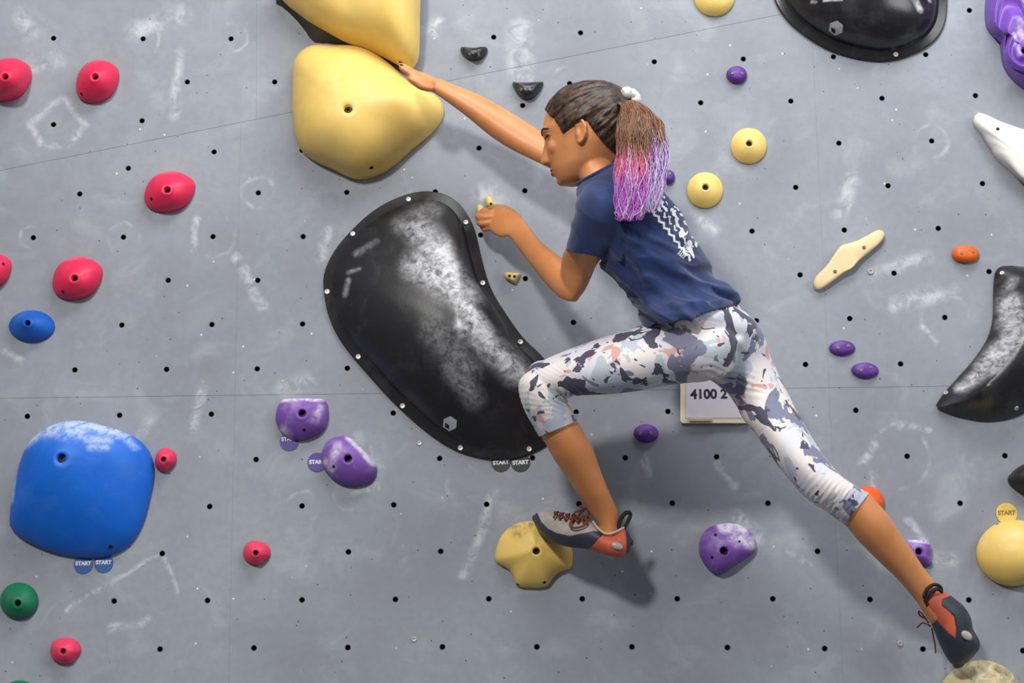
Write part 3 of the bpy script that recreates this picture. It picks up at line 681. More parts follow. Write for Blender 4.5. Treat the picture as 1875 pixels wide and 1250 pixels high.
def remesh(parts, voxel, smooth=4, fac=0.5, post=None, name='m'):
    V, F = join(parts)
    me = bpy.data.meshes.new(name)
    # every closed shell is oriented outwards before the union
    me.from_pydata(V, [], F); bm = bmesh.new(); bm.from_mesh(me); bmesh.ops.remove_doubles(bm, verts=bm.verts, dist=1e-6)
    bmesh.ops.recalc_face_normals(bm, faces=bm.faces); bm.to_mesh(me); bm.free()
    o = bpy.data.objects.new(name, me); COL.objects.link(o)
    m = o.modifiers.new('r', 'REMESH'); m.mode = 'VOXEL'; m.voxel_size = voxel; m.adaptivity = 0
    if smooth:
        s = o.modifiers.new('s', 'SMOOTH'); s.factor = fac; s.iterations = smooth
    dg = bpy.context.evaluated_depsgraph_get(); out = bpy.data.meshes.new_from_object(o.evaluated_get(dg)); bpy.data.objects.remove(o)
    if post:
        n = len(out.vertices); co = np.empty(n * 3, 'f'); out.vertices.foreach_get('co', co); co = co.reshape(-1, 3)
        no = np.array([v.normal[:] for v in out.vertices], 'f')
        co = post(co, no); out.vertices.foreach_set('co', co.astype('f').ravel()); out.update()
    out.polygons.foreach_set('use_smooth', [True] * len(out.polygons))
    return out
CRn = np.array(CR); CAMn = np.array(CAM)
def topx(co):                                 # picture point of 3-D points
    q = (co - CAMn) @ CRn
    return 937.5 + FPX * q[:, 0] / -q[:, 2], 625 - FPX * q[:, 1] / -q[:, 2]

# ---- head frame: x forward, y to her left (towards the viewer), z up
PSI = math.radians(15)
HO = at(1076, 262, .335)
hf = Vector((-math.cos(PSI), math.sin(PSI), 0)); hl = Vector((-math.sin(PSI), -math.cos(PSI), 0)); hz = Vector((0, 0, 1))
HM = Matrix(((hf.x, hl.x, hz.x, HO.x), (hf.y, hl.y, hz.y, HO.y), (hf.z, hl.z, hz.z, HO.z), (0, 0, 0, 1))) @ Matrix.Rotation(math.radians(4), 4, 'Y')
def H3(x, y, z): return HM @ Vector((x, y, z)) * 1.0
mm = .001
SL = [(108,8,-22,12),(104,38,-52,40),(96,58,-68,53),(80,76,-82,64),(62,85,-88,69),(40,90,-91,71),(29,92,-91,71.5),(18,88,-90,71),(8,85,-88,70),(-4,84.5,-84,68.5),(-16,84,-78,66),(-28,82,-66,62),(-40,79,-52,58),(-51,76,-38,54),(-60,73,-24,48),(-70,69,-8,39),(-78,63,8,29),(-83,52,22,16)]
def head_shell():
    seg = 40; V, F = [], []
    rows = crom(SL, 3, False)
    for z, xf, xb, hw in rows:
        cx = (xf + xb) / 2; L_ = (xf - xb) / 2
        for i in range(seg):
            a = 2 * math.pi * i / seg; c, s = math.cos(a), math.sin(a)
            ex = .86 if c > 0 else 1.0
            x = cx + L_ * math.copysign(abs(c) ** ex, c); y = hw * math.copysign(abs(s) ** .92, s)
            if c > 0: y *= 1 - .10 * c
            V.append(H3(x * mm, y * mm, z * mm))
    K = len(rows)
    for k in range(K - 1):
        for i in range(seg):
            j = (i + 1) % seg; F.append((k * seg + i, k * seg + j, (k + 1) * seg + j, (k + 1) * seg + i))
    F.append(tuple(range(seg))[::-1]); F.append(tuple((K - 1) * seg + i for i in range(seg)))
    return V, F
def loc_ell(x, y, z, rx, ry, rz): return ellipsoid(H3(x * mm, y * mm, z * mm), rx * mm, ry * mm, rz * mm, HM.to_3x3())
def nose():
    seg = 16; V, F = [], []
    rows = crom([(16,84,7,6),(8,85,8,7),(-6,87,10,8),(-18,88,13,10.5),(-26,87,15,13),(-31,85,13.5,13),(-35,82,8,10)], 3, False)
    for z, cx, rx, ry in rows:
        for i in range(seg):
            a = 2 * math.pi * i / seg; V.append(H3((cx + rx * math.cos(a)) * mm, ry * math.sin(a) * (1 - .35 * max(0, math.cos(a))) * mm, z * mm))
    K = len(rows)
    for k in range(K - 1):
        for i in range(seg):
            j = (i + 1) % seg; F.append((k * seg + i, k * seg + j, (k + 1) * seg + j, (k + 1) * seg + i))
    F.append(tuple(range(seg))[::-1]); F.append(tuple((K - 1) * seg + i for i in range(seg)))
    return V, F
def ear(sy):
    out = []
    rim = [(8,6,17),(5,10,23),(-4,13,25),(-12,14,18),(-15,14,6),(-13,12,-6),(-8,9,-14),(-2,6,-20),(3,4,-19),(5,2,-12)]
    out.append(tube([H3(x * mm, sy * (66 + y) * mm, z * mm) for x, y, z in rim], [2.4*mm,3*mm,3.2*mm,3.3*mm,3.3*mm,3.2*mm,3.4*mm,4.2*mm,4*mm,3*mm], 3, 8))
    out.append(ellipsoid(H3(-4 * mm, sy * 71 * mm, 2 * mm), 11 * mm, 3.5 * mm, 21 * mm, HM.to_3x3() @ Matrix.Rotation(sy * .35, 3, 'Z')))
    out.append(tube([H3(x * mm, sy * (66 + y) * mm, z * mm) for x, y, z in ((2,9,16),(-7,11,12),(-9,10,0),(-4,8,-9))], [1.8*mm,2.4*mm,2.4*mm,2*mm], 3, 8))
    out.append(ellipsoid(H3(6 * mm, sy * 70 * mm, -3 * mm), 3 * mm, 5 * mm, 6 * mm, HM.to_3x3()))
    return out
head_parts = [head_shell(), nose(), loc_ell(74.5, 0, -46, 7, 19, 4.2), loc_ell(73, 0, -55, 7, 17, 4.6), loc_ell(60, 0, -72, 12, 16, 10),
              loc_ell(60, 32, -10, 16, 20, 18), loc_ell(60, -32, -10, 16, 20, 18), loc_ell(84, 10, -28, 7, 7, 6), loc_ell(84, -10, -28, 7, 7, 6), loc_ell(76, 0, 30, 15, 44, 8)] + ear(1) + ear(-1)
def head_post(co, no):
    Hi = np.array(HM.inverted()); q = co @ Hi[:3, :3].T + Hi[:3, 3]
    fwd = np.array(hf)
    for sy in (1, -1):                        # eye sockets, nostrils
        d2 = ((q[:, 0] - .086) / .02) ** 2 + ((q[:, 1] - sy * .032) / .0135) ** 2 + ((q[:, 2] - .017) / .0085) ** 2
        co = co - np.exp(-d2)[:, None] * fwd * .0065
        d2 = ((q[:, 0] - .088) / .01) ** 2 + ((q[:, 1] - sy * .007) / .0035) ** 2 + ((q[:, 2] + .036) / .004) ** 2
        co = co + np.exp(-d2)[:, None] * np.array((0, 0, 1)) * .004
    d2 = ((q[:, 0] - .08) / .012) ** 2 + (q[:, 1] / .02) ** 4 + ((q[:, 2] + .0505) / .0014) ** 2
    co = co - np.exp(-d2)[:, None] * fwd * .003
    return co

# ---- limbs, from the outlines
R_arm = [(803,144,790,167,.165,.020),(840,158,822,189,.17,.025),(883,176,859,217,.17,.030),(929,202,899,250,.17,.034),(970,227,938,275,.175,.034),(1000,248,975,293,.185,.033),(1040,276,1017,314,.20,.036),(1082,300,1062,345,.225,.044),(1110,325,1095,370,.25,.05)]
L_up = [(1085,350,1140,372,.41,.045),(1062,400,1128,424,.395,.046),(1040,445,1106,464,.365,.043),(1030,468,1092,486,.335,.040),(1027,490,1083,507,.305,.037),(1028,515,1072,530,.285,.033),(1034,537,1060,546,.272,.026)]
L_fore = [(1050,490,1038,551,.275,.030),(1036,478,1024,544,.268,.034),(1018,464,1003,524,.25,.037),(1000,451,984,501,.225,.035),(980,430,965,477,.19,.031),(966,411,949,455,.155,.026),(957,400,936,438,.13,.021),(950,391,927,431,.115,.017)]
L_palm = [(952,393,929,432,.118,.017),(936,383,917,434,.105,.016),(918,377,904,428,.088,.016),(906,379,895,420,.076,.014)]
R_calf = [(1500,925,1565,888,.29,.045),(1532,950,1585,902,.28,.047),(1548,962,1597,910,.272,.050),(1578,997,1626,942,.25,.052),(1609,1028,1650,978,.22,.047),(1640,1057,1674,1012,.19,.040),(1662,1082,1694,1043,.165,.032),(1678,1101,1710,1063,.15,.028),(1690,1120,1722,1084,.14,.028),(1704,1140,1742,1108,.13,.028)]
L_shin = [(965,745,1042,742,.28,.050),(978,770,1048,755,.272,.050),(990,797,1055,768,.265,.050),(1003,820,1072,795,.25,.052),(1017,845,1087,823,.235,.050),(1038,874,1100,861,.21,.045),(1057,904,1114,896,.19,.036),(1073,929,1126,922,.17,.031),(1085,946,1132,940,.158,.029),(1096,962,1130,962,.15,.028),(1096,985,1130,985,.148,.026)]
neck = [(1040,283,1112,262,.335,.048),(1052,308,1116,284,.335,.050),(1060,326,1122,302,.335,.055),(1070,345,1140,322,.335,.070),(1085,375,1175,345,.34,.09)]
torso = [(1062,333,1128,298,.335,.058),(1060,346,1152,303,.335,.085),(1060,356,1176,318,.335,.105),(1068,378,1205,344,.335,.128),(1080,410,1228,370,.34,.13),(1092,440,1248,397,.34,.126),(1104,478,1268,436,.34,.12),(1124,508,1284,463,.335,.117),(1146,537,1298,493,.33,.118),(1162,562,1310,521,.33,.126),(1169,580,1322,541,.332,.145),(1178,594,1337,555,.335,.152),(1182,603,1343,563,.336,.154)]
hips = [(1180,560,1318,515,.325,.108),(1189,575,1330,536,.326,.122),(1196,590,1350,556,.325,.142),(1212,622,1386,590,.305,.142),(1240,658,1404,625,.275,.125),(1288,688,1413,654,.255,.11),(1326,714,1428,690,.255,.092),(1346,739,1444,722,.262,.084),(1360,766,1459,751,.275,.078),(1382,793,1477,783,.288,.074),(1408,829,1499,820,.30,.070),(1432,862,1523,852,.305,.065),(1456,891,1546,874,.305,.060),(1480,915,1562,886,.30,.057),(1509,934,1576,894,.29,.055),(1546,957,1589,903,.278,.051)]
L_thigh = [(1346,600,1352,645,.36,.055),(1335,578,1343,672,.360,.080),(1311,570,1322,690,.362,.094),(1280,574,1292,698,.362,.100),(1228,582,1230,704,.358,.098),(1178,594,1166,716,.35,.09),(1133,608,1106,722,.338,.083),(1078,626,1062,724,.32,.073),(1022,647,1036,728,.302,.066),(988,663,1012,728,.296,.058),(966,680,990,722,.293,.044)]
L_knee = [(968,676,1026,690,.292,.045),(953,693,1034,708,.292,.058),(949,708,1037,724,.29,.06),(953,732,1040,739,.286,.059),(966,763,1048,752,.278,.056),(988,798,1056,769,.265,.0535)]
def fing(pts, r=.0074): return tube([at(*p) for p in pts], [r, r * 1.02, r * .98, r * .85][:len(pts)] if len(pts) < 5 else [r] * len(pts), 5, 12)
L_fingers = [fing([(913,386,.083),(893,390,.078),(884,388,.052),(886,384,.038)]), fing([(908,396,.086),(884,398,.082),(875,396,.055),(879,391,.038)]), fing([(903,407,.084),(883,409,.078),(877,406,.052),(882,402,.036)]),
             fing([(899,417,.078),(888,419,.068),(884,415,.048),(889,411,.034)], .0064), fing([(940,391,.095),(922,382,.072),(904,381,.052),(896,384,.040)], .0085)]
R_palm = [(803,144,790,168,.165,.020),(792,140,778,167,.172,.030),(779,134,767,161,.176,.036),(766,130,756,152,.178,.038),(755,127,748,143,.180,.036)]
R_fingers = [fing([(768,143,.200),(756,137,.205),(744,130,.206),(735,124,.206)]), fing([(766,139,.188),(753,132,.190),(741,124,.190),(733,119,.190)]), fing([(766,137,.172),(752,130,.172),(741,123,.170),(735,119,.169)]), fing([(768,138,.156),(757,132,.155),(748,127,.152),(743,123,.151)], .0064),
             fing([(788,161,.188),(773,158,.202),(760,150,.208),(751,144,.210)], .0086)]
L_foot = [(1096,965,1132,962,.148,.024),(1085,965,1128,1000,.14,.024),(1050,958,1058,994,.115,.026),(1012,948,1010,982,.095,.024)]
R_foot = [(1700,1132,1738,1108,.13,.024),(1715,1150,1768,1130,.118,.026),(1728,1180,1780,1165,.10,.026),(1740,1200,1772,1192,.088,.02)]
body_parts = head_parts + [ribs_loft(x) for x in (R_arm, L_up, L_fore, L_palm, R_calf, L_shin, neck, R_palm, L_foot, R_foot)] + [ribs_loft(torso[2:], grow=-.032)] + [ribs_loft(x, grow=-.014) for x in (hips, L_thigh, L_knee)] + L_fingers + R_fingers
k = NT('skin'); co = k.coord()
nz = k.rng(k.noise(co, 9, 5), .3, .7); c1 = k.mix(nz, sr(209, 136, 82), sr(222, 151, 97)); c1 = k.mix(k.math('MULTIPLY', k.rng(k.noise(co, 40, 4, off=(3, 3, 3)), .5, .8), .25), c1, sr(200, 110, 80))
k.color(c1); k.set(Roughness=.42); k.b.inputs['Subsurface Weight'].default_value = .12; k.b.inputs['Subsurface Radius'].default_value = (.012, .005, .003); k.b.inputs['Specular IOR Level'].default_value = .4
k.bump(k.noise(co, 500, 3), .1, .0005)
M_skin = k.m
body_me = remesh(body_parts, .0026, 5, .5, head_post, 'body')
body = link('body', body_me, M_skin, person)

# ---- face details
M_eye = simple('eye_white', sr(196, 184, 172), .2, 0, .03); M_iris = simple('iris_brown', sr(44, 26, 16), .15); M_brow = simple('brow_hair', sr(42, 28, 22), .7); M_lip = simple('lip', sr(186, 104, 78), .45); M_nail = simple('dark_nail_polish', sr(56, 26, 26), .3)
hs_v, hs_f = head_shell(); head_bvh = BVHTree.FromPolygons([Vector(v) for v in hs_v], hs_f)
body_bvh = BVHTree.FromPolygons([v.co.copy() for v in body_me.vertices], [tuple(p.vertices) for p in body_me.polygons])
def face(y, z, off=0.0):                      # point on the face, off metres proud of it
    h = body_bvh.ray_cast(H3(.16, y, z), (HM.to_3x3() @ Vector((-1, 0, 0))).normalized(), .12)
    return (h[0] if h[0] else H3(.08, y, z)) + (HM.to_3x3() @ Vector((1, 0, 0))) * off
for sy in (1, -1):
    ec = face(sy * .0315, .0165, -.0100)
    e = link('eye', mesh('eye', *ellipsoid(ec, .0110, .0110, .0110)), M_eye, person)
    link('iris', mesh('iris', *ellipsoid(ec + HM.to_3x3() @ Vector((.0082, sy * .0008, -.0006)), .0034, .0058, .0058, HM.to_3x3())), M_iris, e)
    up_ = [(.0205,.0165),(.026,.0205),(.0325,.0215),(.0395,.0195),(.0450,.0160)]; lo_ = [(.0205,.0155),(.027,.0120),(.0335,.0115),(.0400,.0130),(.0450,.0155)]
    for nm, arc, r, m_, off in (('eyelid', up_, .0024, M_skin, .0004), ('lower_eyelid', lo_, .0019, M_skin, .0002), ('eyelashes', [(y, z - .0016) for y, z in up_], .0013, M_brow, .0022)):
        link(nm, mesh(nm, *tube([face(sy * y, z, off) for y, z in arc], [r * .6, r, r, r, r * .6], 4, 8)), m_, e)
    link('eyebrow', mesh('eyebrow', *tube([face(sy * y, z, .0004) for y, z in ((.010,.0285),(.020,.0315),(.031,.0330),(.041,.0315),(.049,.0270))], [.0014, .0024, .0024, .0019, .0008], 4, 8)), M_brow, person)
link('lips', mesh('lips', *join([tube([face(y, z, .0002) for y, z in ((-.019,-.0505),(-.010,-.0478),(0,-.0478),(.010,-.0478),(.019,-.0505))], [.0008, .0020, .0022, .0020, .0008], 4, 8),
                                 tube([face(y, z, .0000) for y, z in ((-.018,-.0512),(-.009,-.0548),(0,-.0552),(.009,-.0548),(.018,-.0512))], [.0008, .0024, .0028, .0024, .0008], 4, 8)])), M_lip, person)
for f in [((744,130,.206),(735,124.5,.206)), ((741,124,.190),(733,119.5,.190)), ((741,123,.170),(735,119.5,.169))]:
    a, b = at(*f[0]), at(*f[1]); t = (b - a).normalized(); up = (Vector((0, 0, 1)) - t * t.z).normalized()
    link('fingernail', mesh('fingernail', *ellipsoid(b + up * .0055 + t * .002, .0058, .0048, .0022, Matrix((t, up.cross(t), up)).transposed())), M_nail, person)

# ---- T-shirt
M_shirt = None
k = NT('navy_cotton'); co = k.coord(); nz = k.noise(co, 14, 5, .6); k.color(k.mix(k.rng(nz, .3, .7), sr(16, 33, 74), sr(26, 50, 103))); k.set(Roughness=.85); k.b.inputs['Sheen Weight'].default_value = .25; k.bump(k.noise(co, 900, 2), .2, .0005); M_shirt = k.m
sleeve = [(1078,338,1150,350,.40,.055),(1060,356,1150,388,.418,.066),(1051,397,1144,422,.41,.066),(1042,433,1135,449,.388,.06),(1035,458,1120,477,.368,.055)]
r_sleeve = [(1135,345,1110,395,.25,.06),(1110,318,1090,362,.225,.055),(1092,300,1076,340,.215,.050)]
flap = [(1275,512,1303,500,.36,.040),(1292,530,1312,510,.37,.040),(1312,546,1334,524,.375,.030),(1328,553,1352,546,.378,.012)]
def shirt_post(co, no):
    x, y = topx(co); out = co.copy()
    for i in range(len(co)):
        px, py = x[i], y[i]
        # folds run from the back down to the belly; strongest round the waist
        a = (px - 1120) * .93 - (py - 330) * -.36; b = -(px - 1120) * .42 + (py - 330) * .9
        v = Vector((a * .0085, b * .030, co[i][1] * 2.0)); n1 = noise.noise(v); n2 = noise.noise(v * 2.0 + Vector((7, 3, 1)))
        f = (.55 - abs(n1) * 2.2) + .45 * (.4 - abs(n2) * 1.8) + .3 * n2
        wgt = .0025 + .0095 * min(1, max(0, (py - 385) / 120))
        if px < 1140 and py < 480:
            v = Vector((px * .012 + py * .010, py * .020 - px * .022, co[i][1] * 3)); f = .5 - abs(noise.noise(v)) * 2; wgt = .0048
        if py < 345: wgt = .001
        out[i] += no[i] * (f * wgt)
    return out
shirt_me = remesh([ribs_loft(torso, seg=40, grow=.004, cap0=False, cap1=False, ends=True), ribs_loft(sleeve, grow=.001, cap1=False, ends=True), ribs_loft(r_sleeve, cap1=False, ends=True), ribs_loft(flap)], .0034, 5, .5, shirt_post, 't_shirt')
shirt = link('t_shirt', shirt_me, M_shirt, person)
# collar and hems as raised bands
cv, _ = ribs_loft([torso[0], torso[1]], 2, 28, .0045, False, False)
link('collar', mesh('collar', *tube([Vector(q) for q in cv[:28]] + [Vector(cv[0]), Vector(cv[1])], [.0040] * 30, 2, 8)), M_shirt, shirt)
sh_b = BVHTree.FromPolygons([v.co.copy() for v in shirt_me.vertices], [tuple(p.vertices) for p in shirt_me.polygons])
# ---- back print, laid on the cloth
def back_print():
    M = {}
    pts_on = []
    A, B = np.array((1190., 390.)), np.array((1262., 482.))     # edge of the print nearest the side seam
    ax = (B - A) / np.linalg.norm(B - A); nx = np.array((ax[1], -ax[0]))
    LN = np.linalg.norm(B - A)
    rnd = random.Random(3)
    def inside(s, t):                          # s along the print, t across it (px)
        if s < -22 or s > LN - 2: return False
        # zig-zag chain along the edge
        ph = (s % 15) / 15; zz = 3.5 + 5 * abs(ph * 2 - 1)
        if abs(t - zz) < 2.4 and s > 0: return True
        if abs(t - (zz + 13)) < 1.7 and 0 < s < 85 and ph < .72: return True
        # fish-like figure
        u = (s - 62) / 40; v = (t - 32 - 4 * math.sin(s * .05)) / 12
        r = u * u + v * v
        if r < 1:
            q = noise.noise(Vector((s * .085, t * .13, 3.1)))
            return q > -.02 and not (abs(v) < .25 and -.5 < u < .15)
        if abs(t - 48) < 2 and 20 < s < 95 and noise.noise(Vector((s * .2, 0, 8))) > -.15: return True
        if -22 < s < 30 and 14 < t < 50: return noise.noise(Vector((s * .13, t * .17, 9.2))) > .20
        if s > LN - 26 and abs(t - 12 - (LN - s) * .25) < 1 + (LN - s) * .16: return True
        return False
    cell = 1.1; V, F = [], []; idx = {}
    def vert(i, j):
        if (i, j) in idx: return idx[(i, j)]
        p = A + ax * (i * cell) + nx * (j * cell)
        h = sh_b.ray_cast(CAM, ray(*p))
        if h[0] is None: idx[(i, j)] = None; return None
        n = h[1] if h[1].dot(ray(*p)) < 0 else -h[1]
        V.append(h[0] + n * .0007); idx[(i, j)] = len(V) - 1; return len(V) - 1
    for i in range(-22, int(LN / cell) + 2):
        for j in range(0, 62):
            if inside((i + .5) * cell, (j + .5) * cell):
                q = [vert(i, j), vert(i + 1, j), vert(i + 1, j + 1), vert(i, j + 1)]
                if None not in q and max((V[q[0]] - V[q[2]]).length, (V[q[1]] - V[q[3]]).length) < .012: F.append(tuple(q))
    # lines of small lettering under the figure
    o2 = np.array((1246., 470.)); rx = np.array((.62, -.78)); dn = np.array((.78, .62))
    def vert2(p):
        h = sh_b.ray_cast(CAM, ray(*p))
        if h[0] is None: return None
        n = h[1] if h[1].dot(ray(*p)) < 0 else -h[1]; V.append(h[0] + n * .0007); return len(V) - 1
    for row in range(4):
        x = 0.0
        while x < 30:
            wd = rnd.choice((1.2, 2.0, 2.8)); hh = rnd.choice((2.2, 3.2))
            c = o2 + rx * x + dn * (row * 4.0 - 8)
            q = [vert2(c), vert2(c + rx * wd), vert2(c + rx * wd + dn * hh), vert2(c + dn * hh)]
            if None not in q and (V[q[0]] - V[q[2]]).length < .02: F.append(tuple(q))
            x += wd + 1.1
    o = link('back_print', mesh('back_print', V, F), M_white, shirt); o['label'] = 'white graphic printed on the back'
back_print()

# ---- leggings
k = NT('patterned_leggings'); co = k.coord()
base = k.mix(k.rng(k.noise(co, 9, 2, .5, .5), .46, .56), sr(236, 226, 220), sr(222, 220, 230))
def blot(sc, lo, off, col, dist=.9, det=3.5, prev=None):
    m = k.rng(k.noise(co, sc, det, .5, dist, off=off), lo, lo + .008); return k.mix(m, prev, col)
c = blot(11, .57, (1, 2, 3), sr(190, 196, 214), prev=base)
c = blot(11, .60, (4, 1, 8), sr(188, 200, 204), prev=c)
c = blot(13, .63, (9, 7, 2), sr(218, 168, 162), prev=c)
c = blot(11, .575, (2, 8, 5), sr(126, 128, 152), prev=c)
c = blot(13, .585, (7, 3, 1), sr(74, 70, 90), prev=c)
c = blot(40, .665, (3, 6, 4), sr(78, 76, 98), prev=c, det=2)
k.color(c); k.set(Roughness=.7); k.b.inputs['Sheen Weight'].default_value = .15; k.bump(k.noise(co, 1100, 2), .15, .0004); M_leg = k.m
def leg_post(co, no):
    x, y = topx(co); out = co.copy()
    def band(cx, cy, ang, n, sp, wid, ln, amp):   # creases fanned about a bend
        ca, sa = math.cos(ang), math.sin(ang)
        a = (x - cx) * ca + (y - cy) * sa; b = -(x - cx) * sa + (y - cy) * ca
        g = np.exp(-(a / ln) ** 2 - (b / wid) ** 2); w_ = np.array([noise.noise(Vector((float(q), float(r), cx))) for q, r in zip(x * .035, y * .035)]); return np.sin(b / sp * 2 * math.pi + a * .03 + w_ * 4.5) * g * amp * (.6 + w_)
    h = band(1035, 722, -2.45, 3, 9, 26, 46, .0028) + band(1500, 905, -.85, 3, 11, 34, 40, .0020) + band(1530, 925, -.8, 3, 9, 16, 40, .002) + band(975, 735, .15, 3, 10, 26, 40, .0012) + band(1345, 700, .3, 3, 12, 24, 60, .002)
    return out + no * h[:, None]
leg_me = remesh([ribs_loft(hips, seg=36, cap0=False, cap1=False, ends=True), ribs_loft(L_thigh, seg=36), ribs_loft(L_knee, seg=32, cap1=False, ends=True)], .0032, 4, .5, leg_post, 'leggings')
leggings = link('leggings', leg_me, M_leg, person)
# cuff bands
for cx in ((978,782,1055,757,.272,.058,988,799,1057,770,.265,.0555), (1534,951,1584,900,.282,.054,1547,958,1590,904,.277,.053)):
    V, F = ribs_loft([(cx[0], cx[1], cx[2], cx[3], cx[4], cx[5]), cx[6:12]], 4, 36, .0012, False, False)
    link('cuff', mesh('cuff', V, F[:-72]), M_leg, leggings)

# ---- hair
skull = head_bvh
hc = H3(-.004, 0, .022)
S_loc = (-.083, .012, .066)
Sdir = (H3(*S_loc) - hc).normalized()
hcl = Vector((-.004, 0, .022)); S_dirl = (Vector((S_loc[0], 0, S_loc[2])) - hcl).normalized()
def skull_r(d):
    h = skull.ray_cast(hc, d, .25)
    return (h[0] - hc).length if h[0] else .08
hairline = [(.084,0,.084),(.080,.022,.083),(.074,.040,.074),(.066,.052,.060),(.055,.060,.046),(.044,.066,.030),(.036,.068,.008),(.028,.070,.018),(.016,.071,.030),(0,.072,.034),(-.016,.072,.026),(-.026,.070,.008),(-.036,.064,-.010),(-.048,.054,-.026),(-.058,.038,-.036),(-.062,.018,-.040),(-.062,0,-.041)]
HLn = crom(hairline, 5, False)
starts = [Vector(p) for p in HLn] + [Vector((p[0], -p[1], p[2])) for p in HLn]
rnd = random.Random(11); strands = []
def slerp(a, b, t):
    an = a.angle(b); 
    return ((math.sin((1 - t) * an) * a + math.sin(t * an) * b) / math.sin(an)).normalized()
for s in starts:
    d0 = (H3(*s) - hc).normalized()
    for lift in (0.0, .30):
        da = slerp(d0, Sdir, lift) if lift else d0
        if da.angle(Sdir) < .25: continue
        jit = Vector((rnd.uniform(-1, 1), rnd.uniform(-1, 1), rnd.uniform(-1, 1))) * .085
        pts, rad = [], []; n = 9; ph = rnd.uniform(0, 6)
        for i in range(n):
            t = i / (n - 1); d = slerp(da, Sdir, t * .97); d = (d + jit * math.sin(t * math.pi)).normalized()
            off = .001 + .0055 * min(1, t * 3 + lift * 2) + .0030 * math.sin(ph + t * 7)
            pts.append(hc + d * (skull_r(d) + off)); rad.append(.0024 + .0034 * min(1, t * 4) + rnd.uniform(0, .0010))
        strands.append(tube(pts, rad, 3, 7))
# scalp cap under the strands: skin inside the hairline, seen from the tie
e1 = (Vector((0, 1, 0)) - S_dirl * S_dirl.y).normalized(); e2 = S_dirl.cross(e1)
def polar(q):
    d = (q - hcl).normalized(); return math.atan2(abs(d.dot(e1)), d.dot(e2)), d.angle(S_dirl)
hl_p = sorted(polar(Vector(q)) for q in HLn)
hl_a = [q[0] for q in hl_p]; hl_r = [q[1] for q in hl_p]
def cap_shell():
    V, F, idx = [], [], {}
    me = body_me; Hi = HM.inverted()
    for p in me.polygons:
        c = Hi @ p.center
        if c.length > .128 or c.z < -.05 or abs(c.y) > .0735 or head_bvh.find_nearest(p.center)[3] > .007: continue
        a, r = polar(c)
        if r > np.interp(a, hl_a, hl_r): continue
        q = []
        for v in p.vertices:
            if v not in idx:
                idx[v] = len(V); V.append(me.vertices[v].co + me.vertices[v].normal * .0026)
            q.append(idx[v])
        F.append(tuple(q))
    return V, F
k = NT('brown_hair'); co = k.coord(); nz = k.noise(co, 55, 5, .65, .4); k.color(k.mix(k.rng(nz, .35, .7), sr(32, 22, 16), sr(92, 66, 48))); k.set(Roughness=.42); k.bump(k.noise(co, 260, 4, .7), .5, .0015); M_hair = k.m
hair_me = remesh(strands, .0022, 1, .4, None, 'hair')
hair = link('hair', hair_me, M_hair, person)
link('hair_roots', mesh('hair_roots', *cap_shell()), M_hair, hair)
# flyaway strands along the crown and the hairline
fl_ = []
for i in range(90):
    s = rnd.choice(starts); d0 = (H3(*s) - hc).normalized(); d = slerp(d0, Sdir, rnd.uniform(.05, .8)); p = hc + d * (skull_r(d) + .008)
    tdir = (slerp(d, Sdir, .2) - d).normalized(); l_ = rnd.uniform(.015, .035); up = d * rnd.uniform(.15, .5)
    fl_.append(tube([p, p + (tdir * .5 + up * .5) * l_, p + (tdir * .9 + up * 1.0 + Vector((rnd.uniform(-.3, .3), 0, rnd.uniform(-.3, .3)))) * l_], [.0005, .0004, .0002], 3, 4))
link('flyaway_hair', mesh('flyaway_hair', *join(fl_)), M_hair, hair)['kind'] = 'stuff'
# scrunchie
S0 = H3(*S_loc) + Sdir * .009
sc_p = []; tl = (at(1168, 200, .44) - S0).normalized(); u = tl.orthogonal().normalized(); v = tl.cross(u)
for i in range(25):
    a = 2 * math.pi * i / 24; sc_p.append(S0 + tl * .004 + (u * math.cos(a) + v * math.sin(a)) * (.0200 + .0022 * math.sin(a * 7)) + tl * .003 * math.sin(a * 5))
link('scrunchie', mesh('scrunchie', *tube(sc_p, [.0105 + .0026 * math.sin(i * 2.1) for i in range(25)], 3, 10)), simple('white_cotton', sr(226, 224, 218), .8, 0, .1, 60), person)
